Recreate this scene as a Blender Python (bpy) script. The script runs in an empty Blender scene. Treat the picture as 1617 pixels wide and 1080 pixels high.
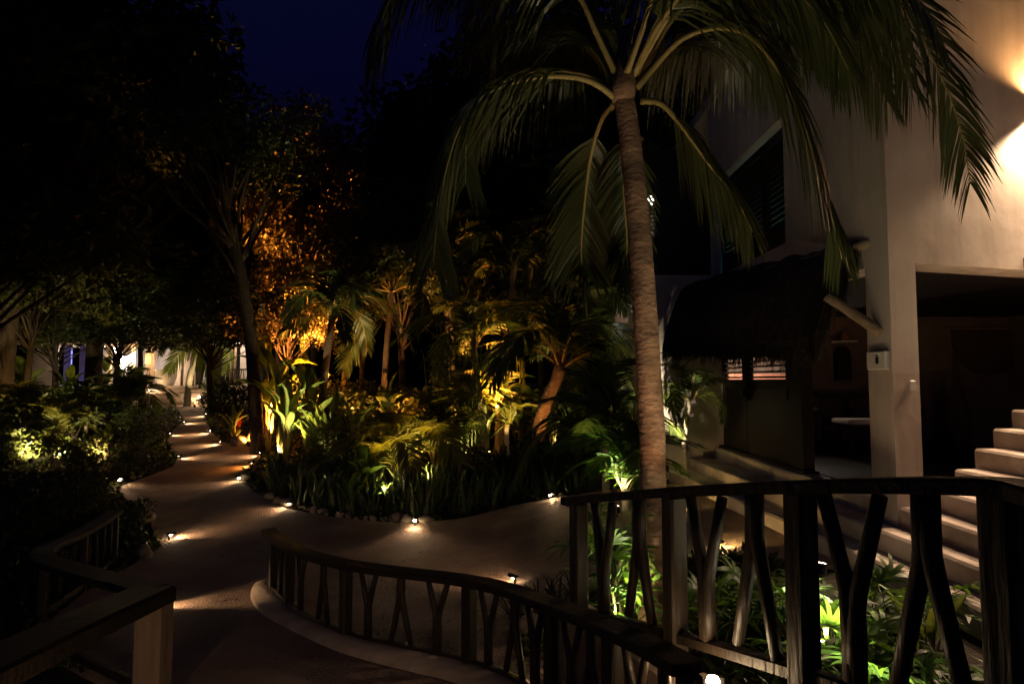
import bpy, math, random
from mathutils import Vector, Matrix, noise
from mathutils.geometry import delaunay_2d_cdt

R = math.radians
rnd = random.Random(7)
scene = bpy.context.scene
col = scene.collection

# ------------------------------------------------------------------ camera
TILT = math.atan(0.060)
cam_d = bpy.data.cameras.new('camera')
cam_d.lens = 36 * 1000 / 1617
cam_d.clip_start = 0.05
cam_d.clip_end = 600
cam = bpy.data.objects.new('camera', cam_d)
cam.rotation_euler = (math.pi / 2 + TILT, 0, 0)
col.objects.link(cam)
scene.camera = cam

# ------------------------------------------------------------------ night sky, weak moon
world = bpy.data.worlds.new('World')
scene.world = world
world.use_nodes = True
wn = world.node_tree
bg = wn.nodes['Background']
sky = wn.nodes.new('ShaderNodeTexSky')
sky.sky_type = 'NISHITA'
sky.sun_disc = False
sky.sun_elevation = R(-3.5)
sky.sun_rotation = R(200)
sky.ozone_density = 6.0
sky.air_density = 1.5
wn.links.new(sky.outputs[0], bg.inputs[0])
bg.inputs[1].default_value = 0.15
moon_d = bpy.data.lights.new('moon', 'SUN')
moon_d.energy = 0.001
moon_d.angle = R(0.5)
moon_d.color = (0.8, 0.88, 1.0)
moon = bpy.data.objects.new('moon', moon_d)
moon.rotation_euler = (R(50), 0, R(-160))
col.objects.link(moon)

vs = scene.view_settings
vs.view_transform = 'Standard'
vs.look = 'None'
vs.exposure = 2.2
vs.gamma = 1.0
vs.use_curve_mapping = False
scene.cycles.use_denoising = True
scene.cycles.max_bounces = 6
scene.cycles.transparent_max_bounces = 6
scene.cycles.sample_clamp_indirect = 3.0
scene.cycles.blur_glossy = 1.0

# ------------------------------------------------------------------ geometry helpers
def ray(px, py):
    u = (px - 808.5) / 1000.0
    v = (540.0 - py) / 1000.0
    c, s = math.cos(TILT), math.sin(TILT)
    return Vector((u, c - v * s, s + v * c))

def at(px, py, Y):
    d = ray(px, py)
    return d * (Y / d.y)

def sstep(a, b, x):
    t = max(0.0, min(1.0, (x - a) / (b - a)))
    return t * t * (3 - 2 * t)

def base0(Y):
    if Y < 0: return -1.55
    if Y < 7.5: return -1.55 - 0.1333 * Y
    if Y < 10: return -2.55
    return min(-1.05, -2.55 + (Y - 10) * 1.5 / 16)

def base(Y):
    return sum(base0(Y + k * 0.3) for k in range(-2, 3)) / 5

def zg(X, Y):
    b = base(Y)
    s = sstep(-0.8, 2.6, X) * (1 - sstep(14, 20, Y))
    return b + s * (-1.8 - b)

def hit(px, py, zf):
    d = ray(px, py)
    Y = 0.8
    prev = None
    while Y < 70:
        p = d * (Y / d.y)
        if p.z <= zf(p.x, p.y):
            lo, hi = (prev or 0.5), Y
            for _ in range(18):
                m = (lo + hi) / 2
                q = d * (m / d.y)
                if q.z <= zf(q.x, q.y): hi = m
                else: lo = m
            return d * (hi / d.y)
        prev = Y
        Y += 0.1
    return d * (40 / d.y)

def gp(px, py):
    return hit(px, py, zg)

class MB:
    def __init__(self):
        self.v = []
        self.f = []
    def add(self, vs_, fs_):
        n = len(self.v)
        self.v += [Vector(a) for a in vs_]
        self.f += [tuple(i + n for i in f) for f in fs_]
        return self
    def box(self, c, s, rz=0.0, ry=0.0, rx=0.0, bev=0.0):
        hx, hy, hz = s[0] / 2, s[1] / 2, s[2] / 2
        M = Matrix.Translation(c) @ Matrix.Rotation(rz, 4, 'Z') @ Matrix.Rotation(ry, 4, 'Y') @ Matrix.Rotation(rx, 4, 'X')
        if bev <= 0:
            P = [(-hx, -hy, -hz), (hx, -hy, -hz), (hx, hy, -hz), (-hx, hy, -hz), (-hx, -hy, hz), (hx, -hy, hz), (hx, hy, hz), (-hx, hy, hz)]
            F = [(0, 3, 2, 1), (4, 5, 6, 7), (0, 1, 5, 4), (1, 2, 6, 5), (2, 3, 7, 6), (3, 0, 4, 7)]
            return self.add([M @ Vector(p) for p in P], F)
        b = min(bev, hx * .9, hy * .9, hz * .9)
        rings = []
        for z, k in ((-hz, b), (-hz + b, 0), (hz - b, 0), (hz, b)):
            x, y = hx - k, hy - k
            rings.append([(x - b, -y, z), (x, -y + b, z), (x, y - b, z), (x - b, y, z), (-x + b, y, z), (-x, y - b, z), (-x, -y + b, z), (-x + b, -y, z)])
        P = [M @ Vector(p) for r_ in rings for p in r_]
        F = [tuple(range(7, -1, -1)), tuple(range(24, 32))]
        for k in range(3):
            for i in range(8):
                j = (i + 1) % 8
                F.append((k * 8 + i, k * 8 + j, k * 8 + 8 + j, k * 8 + 8 + i))
        return self.add(P, F)
    def prism(self, poly, z0, z1, zf=None):
        n = len(poly)
        P = [(x, y, z0) for x, y in poly] + [(x, y, (zf(x, y) if zf else z1)) for x, y in poly]
        F = [tuple(range(n - 1, -1, -1)), tuple(range(n, 2 * n))]
        F += [(i, (i + 1) % n, n + (i + 1) % n, n + i) for i in range(n)]
        return self.add(P, F)
    def tube(self, pts, rad, n=8, caps=True, sx=1.0):
        pts = [Vector(p) for p in pts]
        if not isinstance(rad, (list, tuple)): rad = [rad] * len(pts)
        rings = []
        prevU = None
        for i, p in enumerate(pts):
            t = (pts[min(i + 1, len(pts) - 1)] - pts[max(i - 1, 0)])
            if t.length < 1e-9: t = Vector((0, 0, 1))
            t.normalize()
            if prevU is None:
                a = Vector((0, 1, 0)) if abs(t.z) > 0.9 else Vector((0, 0, 1))
                U = t.cross(a).normalized()
            else:
                U = (prevU - t * prevU.dot(t))
                U = U.normalized() if U.length > 1e-6 else prevU
            W = t.cross(U)
            prevU = U
            rings.append([p + (U * math.cos(2 * math.pi * k / n) * sx + W * math.sin(2 * math.pi * k / n)) * rad[i] for k in range(n)])
        V = [q for r_ in rings for q in r_]
        F = []
        for i in range(len(pts) - 1):
            for k in range(n):
                j = (k + 1) % n
                F.append((i * n + k, i * n + j, i * n + n + j, i * n + n + k))
        if caps:
            F.append(tuple(range(n - 1, -1, -1)))
            F.append(tuple(range(len(V) - n, len(V))))
        return self.add(V, F)
    def sweep(self, pts, w, h, lat=None):
        """a flat board of width w and height h swept along pts (top face follows pts)"""
        pts = [Vector(p) for p in pts]
        V = []
        for i, p in enumerate(pts):
            t = pts[min(i + 1, len(pts) - 1)] - pts[max(i - 1, 0)]
            S = Vector((t.y, -t.x, 0)).normalized()
            b = min(w, h) * 0.18
            for a, z in ((-w / 2 + b, 0), (w / 2 - b, 0), (w / 2, -b), (w / 2, -h), (-w / 2, -h), (-w / 2, -b)):
                V.append(p + S * a + Vector((0, 0, z)))
        F = []
        for i in range(len(pts) - 1):
            for k in range(6):
                j = (k + 1) % 6
                F.append((i * 6 + k, i * 6 + 6 + k, i * 6 + 6 + j, i * 6 + j))
        F.append(tuple(range(6)))
        F.append(tuple(range(len(V) - 1, len(V) - 7, -1)))
        return self.add(V, F)
    def lathe(self, prof, n=20, c=(0, 0, 0)):
        V = []
        F = []
        for r_, z in prof:
            for k in range(n):
                a = 2 * math.pi * k / n
                V.append((c[0] + r_ * math.cos(a), c[1] + r_ * math.sin(a), c[2] + z))
        for i in range(len(prof) - 1):
            for k in range(n):
                j = (k + 1) % n
                F.append((i * n + k, i * n + j, i * n + n + j, i * n + n + k))
        return self.add(V, F)
    def mesh(self, name, off=(0, 0, 0), smooth=False):
        o = Vector(off)
        m = bpy.data.meshes.new(name)
        m.from_pydata([tuple(a - o) for a in self.v], [], self.f)
        if smooth:
            m.polygons.foreach_set('use_smooth', [True] * len(m.polygons))
        m.update()
        return m

def tag(o, label=None, cat=None, group=None, kind=None):
    if label: o['label'] = label
    if cat: o['category'] = cat
    if group: o['group'] = group
    if kind: o['kind'] = kind
    return o

def empty(name, loc, label, cat, group=None, rz=0.0):
    o = bpy.data.objects.new(name, None)
    o.empty_display_size = 0.1
    o.location = loc
    o.rotation_euler = (0, 0, rz)
    col.objects.link(o)
    return tag(o, label, cat, group)

def link(name, me, m, parent=None):
    if m is not None and not me.materials:
        me.materials.append(m)
    o = bpy.data.objects.new(name, me)
    col.objects.link(o)
    if m is not None and me.materials[0] != m:
        o.material_slots[0].link = 'OBJECT'
        o.material_slots[0].material = m
    if parent is not None: o.parent = parent
    return o

def root_loc(o):
    while o.parent is not None: o = o.parent
    return o.location

def part(parent, name, mb, m, smooth=False):
    """mb is in world space; its thing is unrotated"""
    return link(name, mb.mesh(name, root_loc(parent), smooth), m, parent)

def solo(name, mb, m, label=None, cat=None, group=None, kind=None, smooth=False):
    """a thing of one mesh; its origin goes to the base of its box"""
    xs = [a.x for a in mb.v]; ys = [a.y for a in mb.v]; zs = [a.z for a in mb.v]
    o0 = Vector(((min(xs) + max(xs)) / 2, (min(ys) + max(ys)) / 2, min(zs)))
    o = link(name, mb.mesh(name, o0, smooth), m)
    o.location = o0
    return tag(o, label, cat, group, kind)

def copy_tree(o, parent=None):
    c = o.copy()
    col.objects.link(c)
    c.parent = parent
    for ch in o.children:
        copy_tree(ch, c)
    return c

def crom(P, n):
    """Catmull-Rom through P, n samples per span"""
    P = [Vector(p) for p in P]
    Q = [P[0] * 2 - P[1]] + P + [P[-1] * 2 - P[-2]]
    out = []
    for i in range(1, len(Q) - 2):
        for k in range(n):
            t = k / n
            a, b, c, d = Q[i - 1], Q[i], Q[i + 1], Q[i + 2]
            out.append(0.5 * ((2 * b) + (c - a) * t + (2 * a - 5 * b + 4 * c - d) * t * t + (3 * b - a - 3 * c + d) * t ** 3))
    out.append(P[-1])
    return out

def resample(pts, n):
    L = [0.0]
    for a, b in zip(pts, pts[1:]): L.append(L[-1] + (b - a).length)
    out = []
    j = 0
    for k in range(n + 1):
        s = L[-1] * k / n
        while j < len(L) - 2 and L[j + 1] < s: j += 1
        t = (s - L[j]) / max(1e-9, L[j + 1] - L[j])
        out.append(pts[j].lerp(pts[j + 1], t))
    return out

# ------------------------------------------------------------------ materials
def mat(name, c1, c2=None, scale=4.0, rough=0.8, bump=0.0, bscale=None, spec=0.3, stretch=None, detail=5.0, rand=0.0, blotch=None, metal=0.0, streak=None, bdist=0.02):
    m = bpy.data.materials.new(name)
    m.use_nodes = True
    nt = m.node_tree
    p = nt.nodes['Principled BSDF']
    p.inputs['Roughness'].default_value = rough
    p.inputs['Specular IOR Level'].default_value = spec
    p.inputs['Metallic'].default_value = metal
    tc = nt.nodes.new('ShaderNodeTexCoord')
    mp = nt.nodes.new('ShaderNodeMapping')
    nt.links.new(tc.outputs['Object'], mp.inputs[0])
    if stretch: mp.inputs['Scale'].default_value = stretch
    nz = nt.nodes.new('ShaderNodeTexNoise')
    nz.inputs['Scale'].default_value = scale
    nz.inputs['Detail'].default_value = detail
    nz.inputs['Roughness'].default_value = 0.6
    nt.links.new(mp.outputs[0], nz.inputs[0])
    cr = nt.nodes.new('ShaderNodeValToRGB')
    cr.color_ramp.elements[0].position = 0.3
    cr.color_ramp.elements[1].position = 0.7
    cr.color_ramp.elements[0].color = (*c1, 1)
    cr.color_ramp.elements[1].color = (*(c2 or c1), 1)
    nt.links.new(nz.outputs[0], cr.inputs[0])
    out = cr.outputs[0]
    if blotch:
        n2 = nt.nodes.new('ShaderNodeTexNoise')
        n2.inputs['Scale'].default_value = blotch[0]
        n2.inputs['Detail'].default_value = 3
        nt.links.new(mp.outputs[0], n2.inputs[0])
        r2 = nt.nodes.new('ShaderNodeValToRGB')
        r2.color_ramp.elements[0].position = 0.42
        r2.color_ramp.elements[1].position = 0.62
        mx = nt.nodes.new('ShaderNodeMixRGB')
        mx.inputs[2].default_value = (*blotch[1], 1)
        ml = nt.nodes.new('ShaderNodeMath'); ml.operation = 'MULTIPLY'; ml.inputs[1].default_value = blotch[2]
        nt.links.new(n2.outputs[0], r2.inputs[0])
        nt.links.new(r2.outputs[0], ml.inputs[0])
        nt.links.new(ml.outputs[0], mx.inputs[0])
        nt.links.new(out, mx.inputs[1])
        out = mx.outputs[0]
    if streak:
        m3 = nt.nodes.new('ShaderNodeMapping')
        m3.inputs['Scale'].default_value = (5, 5, .35)
        nt.links.new(tc.outputs['Object'], m3.inputs[0])
        n3 = nt.nodes.new('ShaderNodeTexNoise'); n3.inputs['Scale'].default_value = 1.4; n3.inputs['Detail'].default_value = 6
        nt.links.new(m3.outputs[0], n3.inputs[0])
        r3 = nt.nodes.new('ShaderNodeValToRGB'); r3.color_ramp.elements[0].position = .48; r3.color_ramp.elements[1].position = .72
        nt.links.new(n3.outputs[0], r3.inputs[0])
        k3 = nt.nodes.new('ShaderNodeMath'); k3.operation = 'MULTIPLY'; k3.inputs[1].default_value = streak[1]
        nt.links.new(r3.outputs[0], k3.inputs[0])
        x3 = nt.nodes.new('ShaderNodeMixRGB'); x3.inputs[2].default_value = (*streak[0], 1)
        nt.links.new(k3.outputs[0], x3.inputs[0]); nt.links.new(out, x3.inputs[1])
        out = x3.outputs[0]
    if rand > 0:
        oi = nt.nodes.new('ShaderNodeObjectInfo')
        hs = nt.nodes.new('ShaderNodeHueSaturation')
        mr = nt.nodes.new('ShaderNodeMapRange')
        mr.inputs[3].default_value = 1 - rand
        mr.inputs[4].default_value = 1 + rand
        nt.links.new(oi.outputs['Random'], mr.inputs[0])
        nt.links.new(mr.outputs[0], hs.inputs['Value'])
        nt.links.new(out, hs.inputs['Color'])
        out = hs.outputs[0]
    nt.links.new(out, p.inputs['Base Color'])
    if bump > 0:
        nb = nt.nodes.new('ShaderNodeTexNoise')
        nb.inputs['Scale'].default_value = bscale or scale * 3
        nb.inputs['Detail'].default_value = 6
        nt.links.new(mp.outputs[0], nb.inputs[0])
        bp = nt.nodes.new('ShaderNodeBump')
        bp.inputs['Strength'].default_value = min(1.0, bump)
        bp.inputs['Distance'].default_value = bdist
        nt.links.new(nb.outputs[0], bp.inputs['Height'])
        nt.links.new(bp.outputs[0], p.inputs['Normal'])
    return m

def leafmat(name, c1, c2, trans=0.4, rough=0.42, scale=2.0, tcol=None, spec=0.4):
    m = mat(name, c1, c2, scale=scale, rough=rough, spec=spec, rand=0.25)
    nt = m.node_tree
    p = nt.nodes['Principled BSDF']
    src = p.inputs['Base Color'].links[0].from_socket
    tr = nt.nodes.new('ShaderNodeBsdfTranslucent')
    hs = nt.nodes.new('ShaderNodeHueSaturation')
    hs.inputs['Value'].default_value = 1.5
    hs.inputs['Saturation'].default_value = 1.15
    hs.inputs['Hue'].default_value = 0.485
    nt.links.new(src, hs.inputs['Color'])
    nt.links.new(hs.outputs[0], tr.inputs[0])
    mx = nt.nodes.new('ShaderNodeMixShader')
    mx.inputs[0].default_value = trans
    nt.links.new(p.outputs[0], mx.inputs[1])
    nt.links.new(tr.outputs[0], mx.inputs[2])
    nt.links.new(mx.outputs[0], nt.nodes['Material Output'].inputs[0])
    return m

def glow(name, c, s):
    m = bpy.data.materials.new(name)
    m.use_nodes = True
    nt = m.node_tree
    p = nt.nodes['Principled BSDF']
    p.inputs['Base Color'].default_value = (*c, 1)
    p.inputs['Emission Color'].default_value = (*c, 1)
    p.inputs['Emission Strength'].default_value = s
    return m

M = dict(
    soil=mat('soil', (0.018, 0.013, 0.008), (0.04, 0.03, 0.018), scale=9, rough=0.95, bump=1, bscale=40),
    path=mat('path_render', (0.31, 0.205, 0.152), (0.43, 0.30, 0.225), scale=2.2, rough=0.85, bump=1.0, bscale=38, bdist=.05, blotch=(0.7, (0.19, 0.125, 0.092), 0.65)),
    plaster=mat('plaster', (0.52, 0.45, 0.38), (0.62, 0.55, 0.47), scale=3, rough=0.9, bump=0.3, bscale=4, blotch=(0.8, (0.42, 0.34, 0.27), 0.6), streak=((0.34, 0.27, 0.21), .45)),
    dimplaster=mat('dimmed_plaster', (0.22, 0.16, 0.13), (0.30, 0.22, 0.175), scale=3, rough=0.9, bump=0.3, bscale=5, blotch=(1.2, (0.16, 0.115, 0.09), 0.5)),  # darker copy of the plaster; dimness of the inner rooms put into its colour
    stepm=mat('step_plaster', (0.48, 0.39, 0.32), (0.60, 0.50, 0.42), scale=5, rough=0.85, bump=0.4, bscale=14, blotch=(2.0, (0.30, 0.235, 0.185), 0.7)),
    kerb=mat('kerb_plaster', (0.30, 0.23, 0.18), (0.42, 0.33, 0.26), scale=5, rough=0.85, bump=0.6, bscale=20, blotch=(2.0, (0.22, 0.17, 0.13), 0.6)),
    wood=mat('dark_wood', (0.014, 0.009, 0.006), (0.034, 0.023, 0.015), scale=9, rough=0.5, bump=0.5, bscale=30, stretch=(1, 1, 0.12), spec=0.35, rand=0.2),
    railtop=mat('rail_wood', (0.014, 0.010, 0.007), (0.030, 0.021, 0.014), scale=8, rough=0.62, bump=0.6, bscale=24, spec=0.2),
    palewood=mat('pale_wood', (0.13, 0.09, 0.07), (0.21, 0.155, 0.115), scale=8, rough=0.6, bump=0.5, bscale=25, stretch=(1, 1, 0.15)),
    log=mat('peeled_log', (0.24, 0.17, 0.10), (0.36, 0.26, 0.16), scale=6, rough=0.7, bump=0.6, bscale=20),
    trunk=mat('coconut_bark', (0.21, 0.115, 0.068), (0.34, 0.205, 0.128), scale=6, rough=0.9, bump=0.7, bscale=12, stretch=(1.4, 1.4, 3), blotch=(1.6, (0.10, 0.06, 0.04), 0.8)),
    bark=mat('bark', (0.03, 0.02, 0.014), (0.065, 0.045, 0.03), scale=9, rough=0.95, bump=1.0, bscale=22, stretch=(2, 2, .4)),
    palebark=mat('fibrous_bark', (0.24, 0.19, 0.14), (0.44, 0.36, 0.28), scale=9, rough=0.9, bump=1.0, bscale=25, stretch=(1, 1, 4)),
    petiole=mat('frond_petiole', (0.22, 0.17, 0.05), (0.30, 0.22, 0.08), scale=4, rough=0.5, bump=0.2),
    coco=leafmat('coconut_leaf', (0.032, 0.042, 0.011), (0.060, 0.062, 0.020), 0.20, rough=0.4),
    frond=leafmat('palm_leaf', (0.050, 0.085, 0.018), (0.10, 0.13, 0.03), 0.4),
    areca=leafmat('areca_leaf', (0.10, 0.12, 0.02), (0.17, 0.16, 0.03), 0.4),
    rhapis=leafmat('lady_palm_leaf', (0.045, 0.10, 0.02), (0.09, 0.17, 0.035), 0.45),
    broad=leafmat('broad_leaf', (0.07, 0.12, 0.025), (0.15, 0.17, 0.04), 0.45, scale=3),
    tree=leafmat('tree_leaf', (0.055, 0.075, 0.018), (0.12, 0.12, 0.035), 0.35, scale=6),
    litleaf=leafmat('lit_tree_leaf', (0.12, 0.10, 0.035), (0.21, 0.16, 0.06), 0.35, scale=6),  # paler, browner copy of the tree leaf; orange light put into its colour
    darktree=leafmat('evergreen_leaf', (0.025, 0.04, 0.012), (0.05, 0.07, 0.02), 0.25, scale=4),
    snake=leafmat('snake_plant_leaf', (0.030, 0.055, 0.020), (0.10, 0.13, 0.05), 0.15, rough=0.4, scale=9),
    cover=leafmat('ground_cover_leaf', (0.03, 0.05, 0.015), (0.08, 0.08, 0.025), 0.3, scale=5),
    litter=leafmat('dry_leaf', (0.12, 0.07, 0.03), (0.22, 0.13, 0.06), 0.1, scale=8),
    red=leafmat('red_leaf', (0.30, 0.03, 0.02), (0.45, 0.06, 0.03), 0.35),
    thatch=mat('thatch', (0.045, 0.033, 0.018), (0.11, 0.08, 0.045), scale=14, rough=0.95, bump=1.0, bscale=40, stretch=(1, 1, .2)),
    stone=mat('edging_stone', (0.16, 0.12, 0.09), (0.36, 0.28, 0.21), scale=6, rough=0.85, bump=0.7, bscale=12, rand=0.25),
    ceramic=mat('glazed_pot', (0.45, 0.40, 0.33), (0.55, 0.49, 0.41), scale=3, rough=0.35, bump=0.1),
    metal=mat('black_metal', (0.03, 0.028, 0.026), (0.045, 0.04, 0.038), scale=10, rough=0.5, metal=0.6),
    white=mat('white_plastic', (0.62, 0.57, 0.50), (0.68, 0.63, 0.56), scale=5, rough=0.5),
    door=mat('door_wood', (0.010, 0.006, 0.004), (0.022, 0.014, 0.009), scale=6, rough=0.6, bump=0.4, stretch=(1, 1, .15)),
    slat=mat('shutter_slat', (0.16, 0.11, 0.08), (0.24, 0.17, 0.12), scale=6, rough=0.6, bump=0.3),
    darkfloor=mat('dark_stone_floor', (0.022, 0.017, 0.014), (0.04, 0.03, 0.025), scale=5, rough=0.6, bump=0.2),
    fabric=mat('sofa_fabric', (0.07, 0.05, 0.045), (0.10, 0.075, 0.065), scale=30, rough=0.95, bump=0.4),
    linen=mat('pale_linen', (0.55, 0.47, 0.40), (0.62, 0.54, 0.47), scale=30, rough=0.95, bump=0.3),
    weave=mat('woven_fibre', (0.10, 0.06, 0.04), (0.17, 0.10, 0.07), scale=40, rough=0.95, bump=0.8, bscale=80),
    bamboo=mat('bamboo_cane', (0.10, 0.11, 0.03), (0.17, 0.15, 0.05), scale=5, rough=0.5),
    curtain=mat('blue_curtain', (0.10, 0.10, 0.42), (0.16, 0.15, 0.5), scale=3, rough=0.9),
    redwall=mat('terracotta_wall', (0.40, 0.16, 0.10), (0.46, 0.20, 0.13), scale=3, rough=0.9),
    warm=glow('warm_lens', (1.0, 0.78, 0.45), 18),
    amber=glow('amber_lens', (1.0, 0.5, 0.15), 10),
    lantern=glow('lantern_glass', (1.0, 0.88, 0.72), 9),
)

WARM = (1.0, 0.64, 0.33)
AMBER = (1.0, 0.34, 0.06)
GOLD = (1.0, 0.66, 0.22)
LEMON = (1.0, 0.80, 0.40)
NEUT = (1.0, 0.83, 0.62)

def lamp(parent, kind, loc_w, energy, color, target=None, cone=60, blend=0.6, rad=0.03):
    d = bpy.data.lights.new('lamp_light', kind)
    d.energy = energy
    d.color = color
    d.shadow_soft_size = rad
    o = bpy.data.objects.new('lamp_light', d)
    col.objects.link(o)
    o.parent = parent
    o.location = Vector(loc_w) - root_loc(parent)
    if kind == 'SPOT':
        d.spot_size = R(cone)
        d.spot_blend = blend
        o.rotation_euler = (Vector(target) - Vector(loc_w)).to_track_quat('-Z', 'Y').to_euler()
    return o

# ------------------------------------------------------------------ ground and path
def lines(fine0, fine1, step, far0, far1):
    L = []
    x = fine0
    while x <= fine1 + 1e-6:
        L.append(x); x += step
    s = step; x = fine1
    while x < far1:
        s *= 1.35; x += s; L.append(x)
    s = step; x = fine0
    while x > far0:
        s *= 1.35; x -= s; L.insert(0, x)
    return L

XS = lines(-9, 5, 0.3, -160, 160)
YS = lines(0, 24, 0.3, -40, 260)
mb = MB()
for y in YS:
    for x in XS:
        n = noise.noise(Vector((x * 1.3, y * 1.3, 0))) * 0.025
        mb.v.append(Vector((x, y, zg(x, y) - 0.045 + n)))
W = len(XS)
for j in range(len(YS) - 1):
    for i in range(W - 1):
        a = j * W + i
        mb.f.append((a, a + 1, a + 1 + W, a + W))
g = link('ground', mb.mesh('ground', smooth=True), M['soil'])
tag(g, kind='structure')

LEFT = [(-2.25, -1.0), (-2.2, 2.8), (-2.55, 4.4), (-3.9, 5.5), (-4.75, 6.6), (-5.2, 8.0)]
LEFT += [tuple(gp(*p)[:2]) for p in [(258, 862), (236, 822), (204, 792), (184, 770), (235, 752), (274, 736), (282, 720), (264, 696), (272, 680), (292, 664), (280, 646), (268, 636)]]
FARR = [tuple(gp(*p)[:2]) for p in [(330, 637), (322, 650), (326, 664), (334, 682), (352, 698), (402, 706), (412, 722), (392, 738), (386, 748), (392, 768), (420, 786), (452, 802), (520, 815), (600, 823), (655, 826), (720, 819), (800, 800), (868, 787), (920, 779), (985, 770)]]
RIGHT = [(2.3, 10.9), (2.93, 11.2), (3.05, 9.0), (3.2, 7.2), (3.25, 6.2), (2.5, 6.7), (1.6, 6.9), (0.75, 6.5), (0.25, 5.95), (-0.05, 5.5), (0.1, 5.1), (0.45, 4.7), (0.85, 3.6), (1.15, 2.6), (1.3, 1.5), (1.35, -1.0)]
POLY = LEFT + FARR + RIGHT

def inside(x, y, poly=POLY):
    c = False
    n = len(poly)
    for i in range(n):
        x1, y1 = poly[i]; x2, y2 = poly[(i + 1) % n]
        if (y1 > y) != (y2 > y) and x < (x2 - x1) * (y - y1) / (y2 - y1) + x1:
            c = not c
    return c

bnd = []
for i in range(len(POLY)):
    a = Vector((*POLY[i], 0)); b = Vector((*POLY[(i + 1) % len(POLY)], 0))
    k = max(1, int((b - a).length / 0.25))
    for j in range(k):
        p = a.lerp(b, j / k)
        w = 0.03 * noise.noise(p * 2.1)
        bnd.append(Vector((p.x + w, p.y + w)))
pts = list(bnd)
xx = [p.x for p in bnd]; yy = [p.y for p in bnd]
y = min(yy)
while y < max(yy):
    x = min(xx)
    while x < max(xx):
        if inside(x, y): pts.append(Vector((x + rnd.uniform(-.05, .05), y + rnd.uniform(-.05, .05))))
        x += 0.28
    y += 0.28
nb_ = len(bnd)
r_ = delaunay_2d_cdt(pts, [(i, (i + 1) % nb_) for i in range(nb_)], [list(range(nb_))], 1, 1e-5)
mb = MB()
for p in r_[0]:
    n = noise.noise(Vector((p.x * .9, p.y * .9, 3))) * 0.008
    mb.v.append(Vector((p.x, p.y, zg(p.x, p.y) + n)))
mb.f = [tuple(f) for f in r_[2]]
# a short skirt down into the soil
for i in range(nb_):
    a = bnd[i]; b = bnd[(i + 1) % nb_]
    za, zb = zg(a.x, a.y), zg(b.x, b.y)
    mb.add([(a.x, a.y, za), (b.x, b.y, zb), (b.x, b.y, zb - .12), (a.x, a.y, za - .12)], [(0, 1, 2, 3)])
pth = link('path', mb.mesh('path', smooth=True), M['path'])
tag(pth, kind='structure')

# ------------------------------------------------------------------ villa on the right
LV = dict(A=-1.635, B=-1.445, C=-1.255)
villa = empty('villa', (5.5, 9.0, -1.9), 'pale plastered villa with dark open porch on the right', 'villa')
WS = 0.30   # the front wall recedes to the right
def fw(x): return 6.33 + (x - 3.8) * WS
part(villa, 'pillar', MB().prism([(3.8, 6.33), (4.13, fw(4.13)), (4.13, 6.86), (3.8, 6.76)], -1.60, 1.2), M['plaster'])
mb = MB()
mb.prism([(3.8, 6.33), (9.5, fw(9.5)), (9.5, fw(9.5) + .38), (3.8, 6.76)], 1.2, 5.2)
mb.prism([(8.4, fw(8.4)), (9.5, fw(9.5)), (9.5, fw(9.5) + .38), (8.4, fw(8.4) + .40)], -1.6, 1.2)
part(villa, 'front_wall', mb, M['plaster'])
mb = MB()
def bx(x0, x1, y0, y1, z0, z1):
    mb.box(((x0 + x1) / 2, (y0 + y1) / 2, (z0 + z1) / 2), (abs(x1 - x0), abs(y1 - y0), abs(z1 - z0)))
bx(3.8, 4.1, 6.77, 12.0, 1.2, 1.9)
bx(3.8, 4.1, 6.77, 8.7, 1.9, 3.7)
bx(3.8, 4.1, 11.8, 12.0, 1.9, 3.7)
bx(3.8, 4.1, 6.77, 12.0, 3.7, 5.2)
part(villa, 'side_wall', mb, M['plaster'])
part(villa, 'door_jamb', MB().box((4.02, 8.85, -.03), (.15, .4, 2.45)), M['door'])
mb = MB()
bx(2.72, 4.1, 12.0, 12.3, -2.2, 2.0)
bx(2.72, 2.92, 12.3, 15.2, -2.2, 2.0)
part(villa, 'wing_wall', mb, M['plaster'])
mb = MB()
bx(2.15, 2.5, 12.05, 12.25, 2.003, 4.3)
bx(2.5, 2.78, 12.05, 12.25, 2.003, 2.7)
bx(2.5, 2.78, 12.05, 12.25, 3.6, 4.3)
bx(2.78, 4.1, 12.05, 12.25, 2.003, 4.3)
bx(2.2, 2.4, 12.25, 15.2, 2.003, 4.3)
part(villa, 'wing_panel', mb, M['door'])
mb = MB()
bx(5.35, 9.6, 12.02, 12.22, -1.25, 1.2)
bx(4.11, 5.35, 12.02, 12.22, -1.25, -0.1)
bx(9.45, 9.65, 8.1, 15.2, -1.25, 1.2)
bx(3.9, 9.6, 15.0, 15.2, -1.25, 1.2)
bx(3.75, 3.9, 12.31, 15.2, -1.25, 1.2)
bx(8.0, 8.2, 7.0, 12.2, 1.34, 5.1)
bx(4.11, 8.0, 12.02, 12.22, 1.34, 5.1)
bx(2.42, 4.0, 14.8, 14.95, 1.34, 4.25)
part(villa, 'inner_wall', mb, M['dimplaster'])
mb = MB()
bx(4.11, 9.6, 8.1, 15.1, 1.205, 1.33)
bx(4.12, 8.3, 6.87, 8.1, 1.205, 1.33)
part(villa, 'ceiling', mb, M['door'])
mb = MB(); mb.box((2.9, 13.6, 4.36), (1.6, 3.4, .1)); part(villa, 'wing_roof', mb, M['door']); mb = MB(); mb.prism([(3.75, 12.3), (3.7, 6.2), (9.8, 7.9), (9.8, 15.3), (3.75, 15.3)], 5.21, 5.4); 
part(villa, 'roof', mb, M['plaster'])
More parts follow.
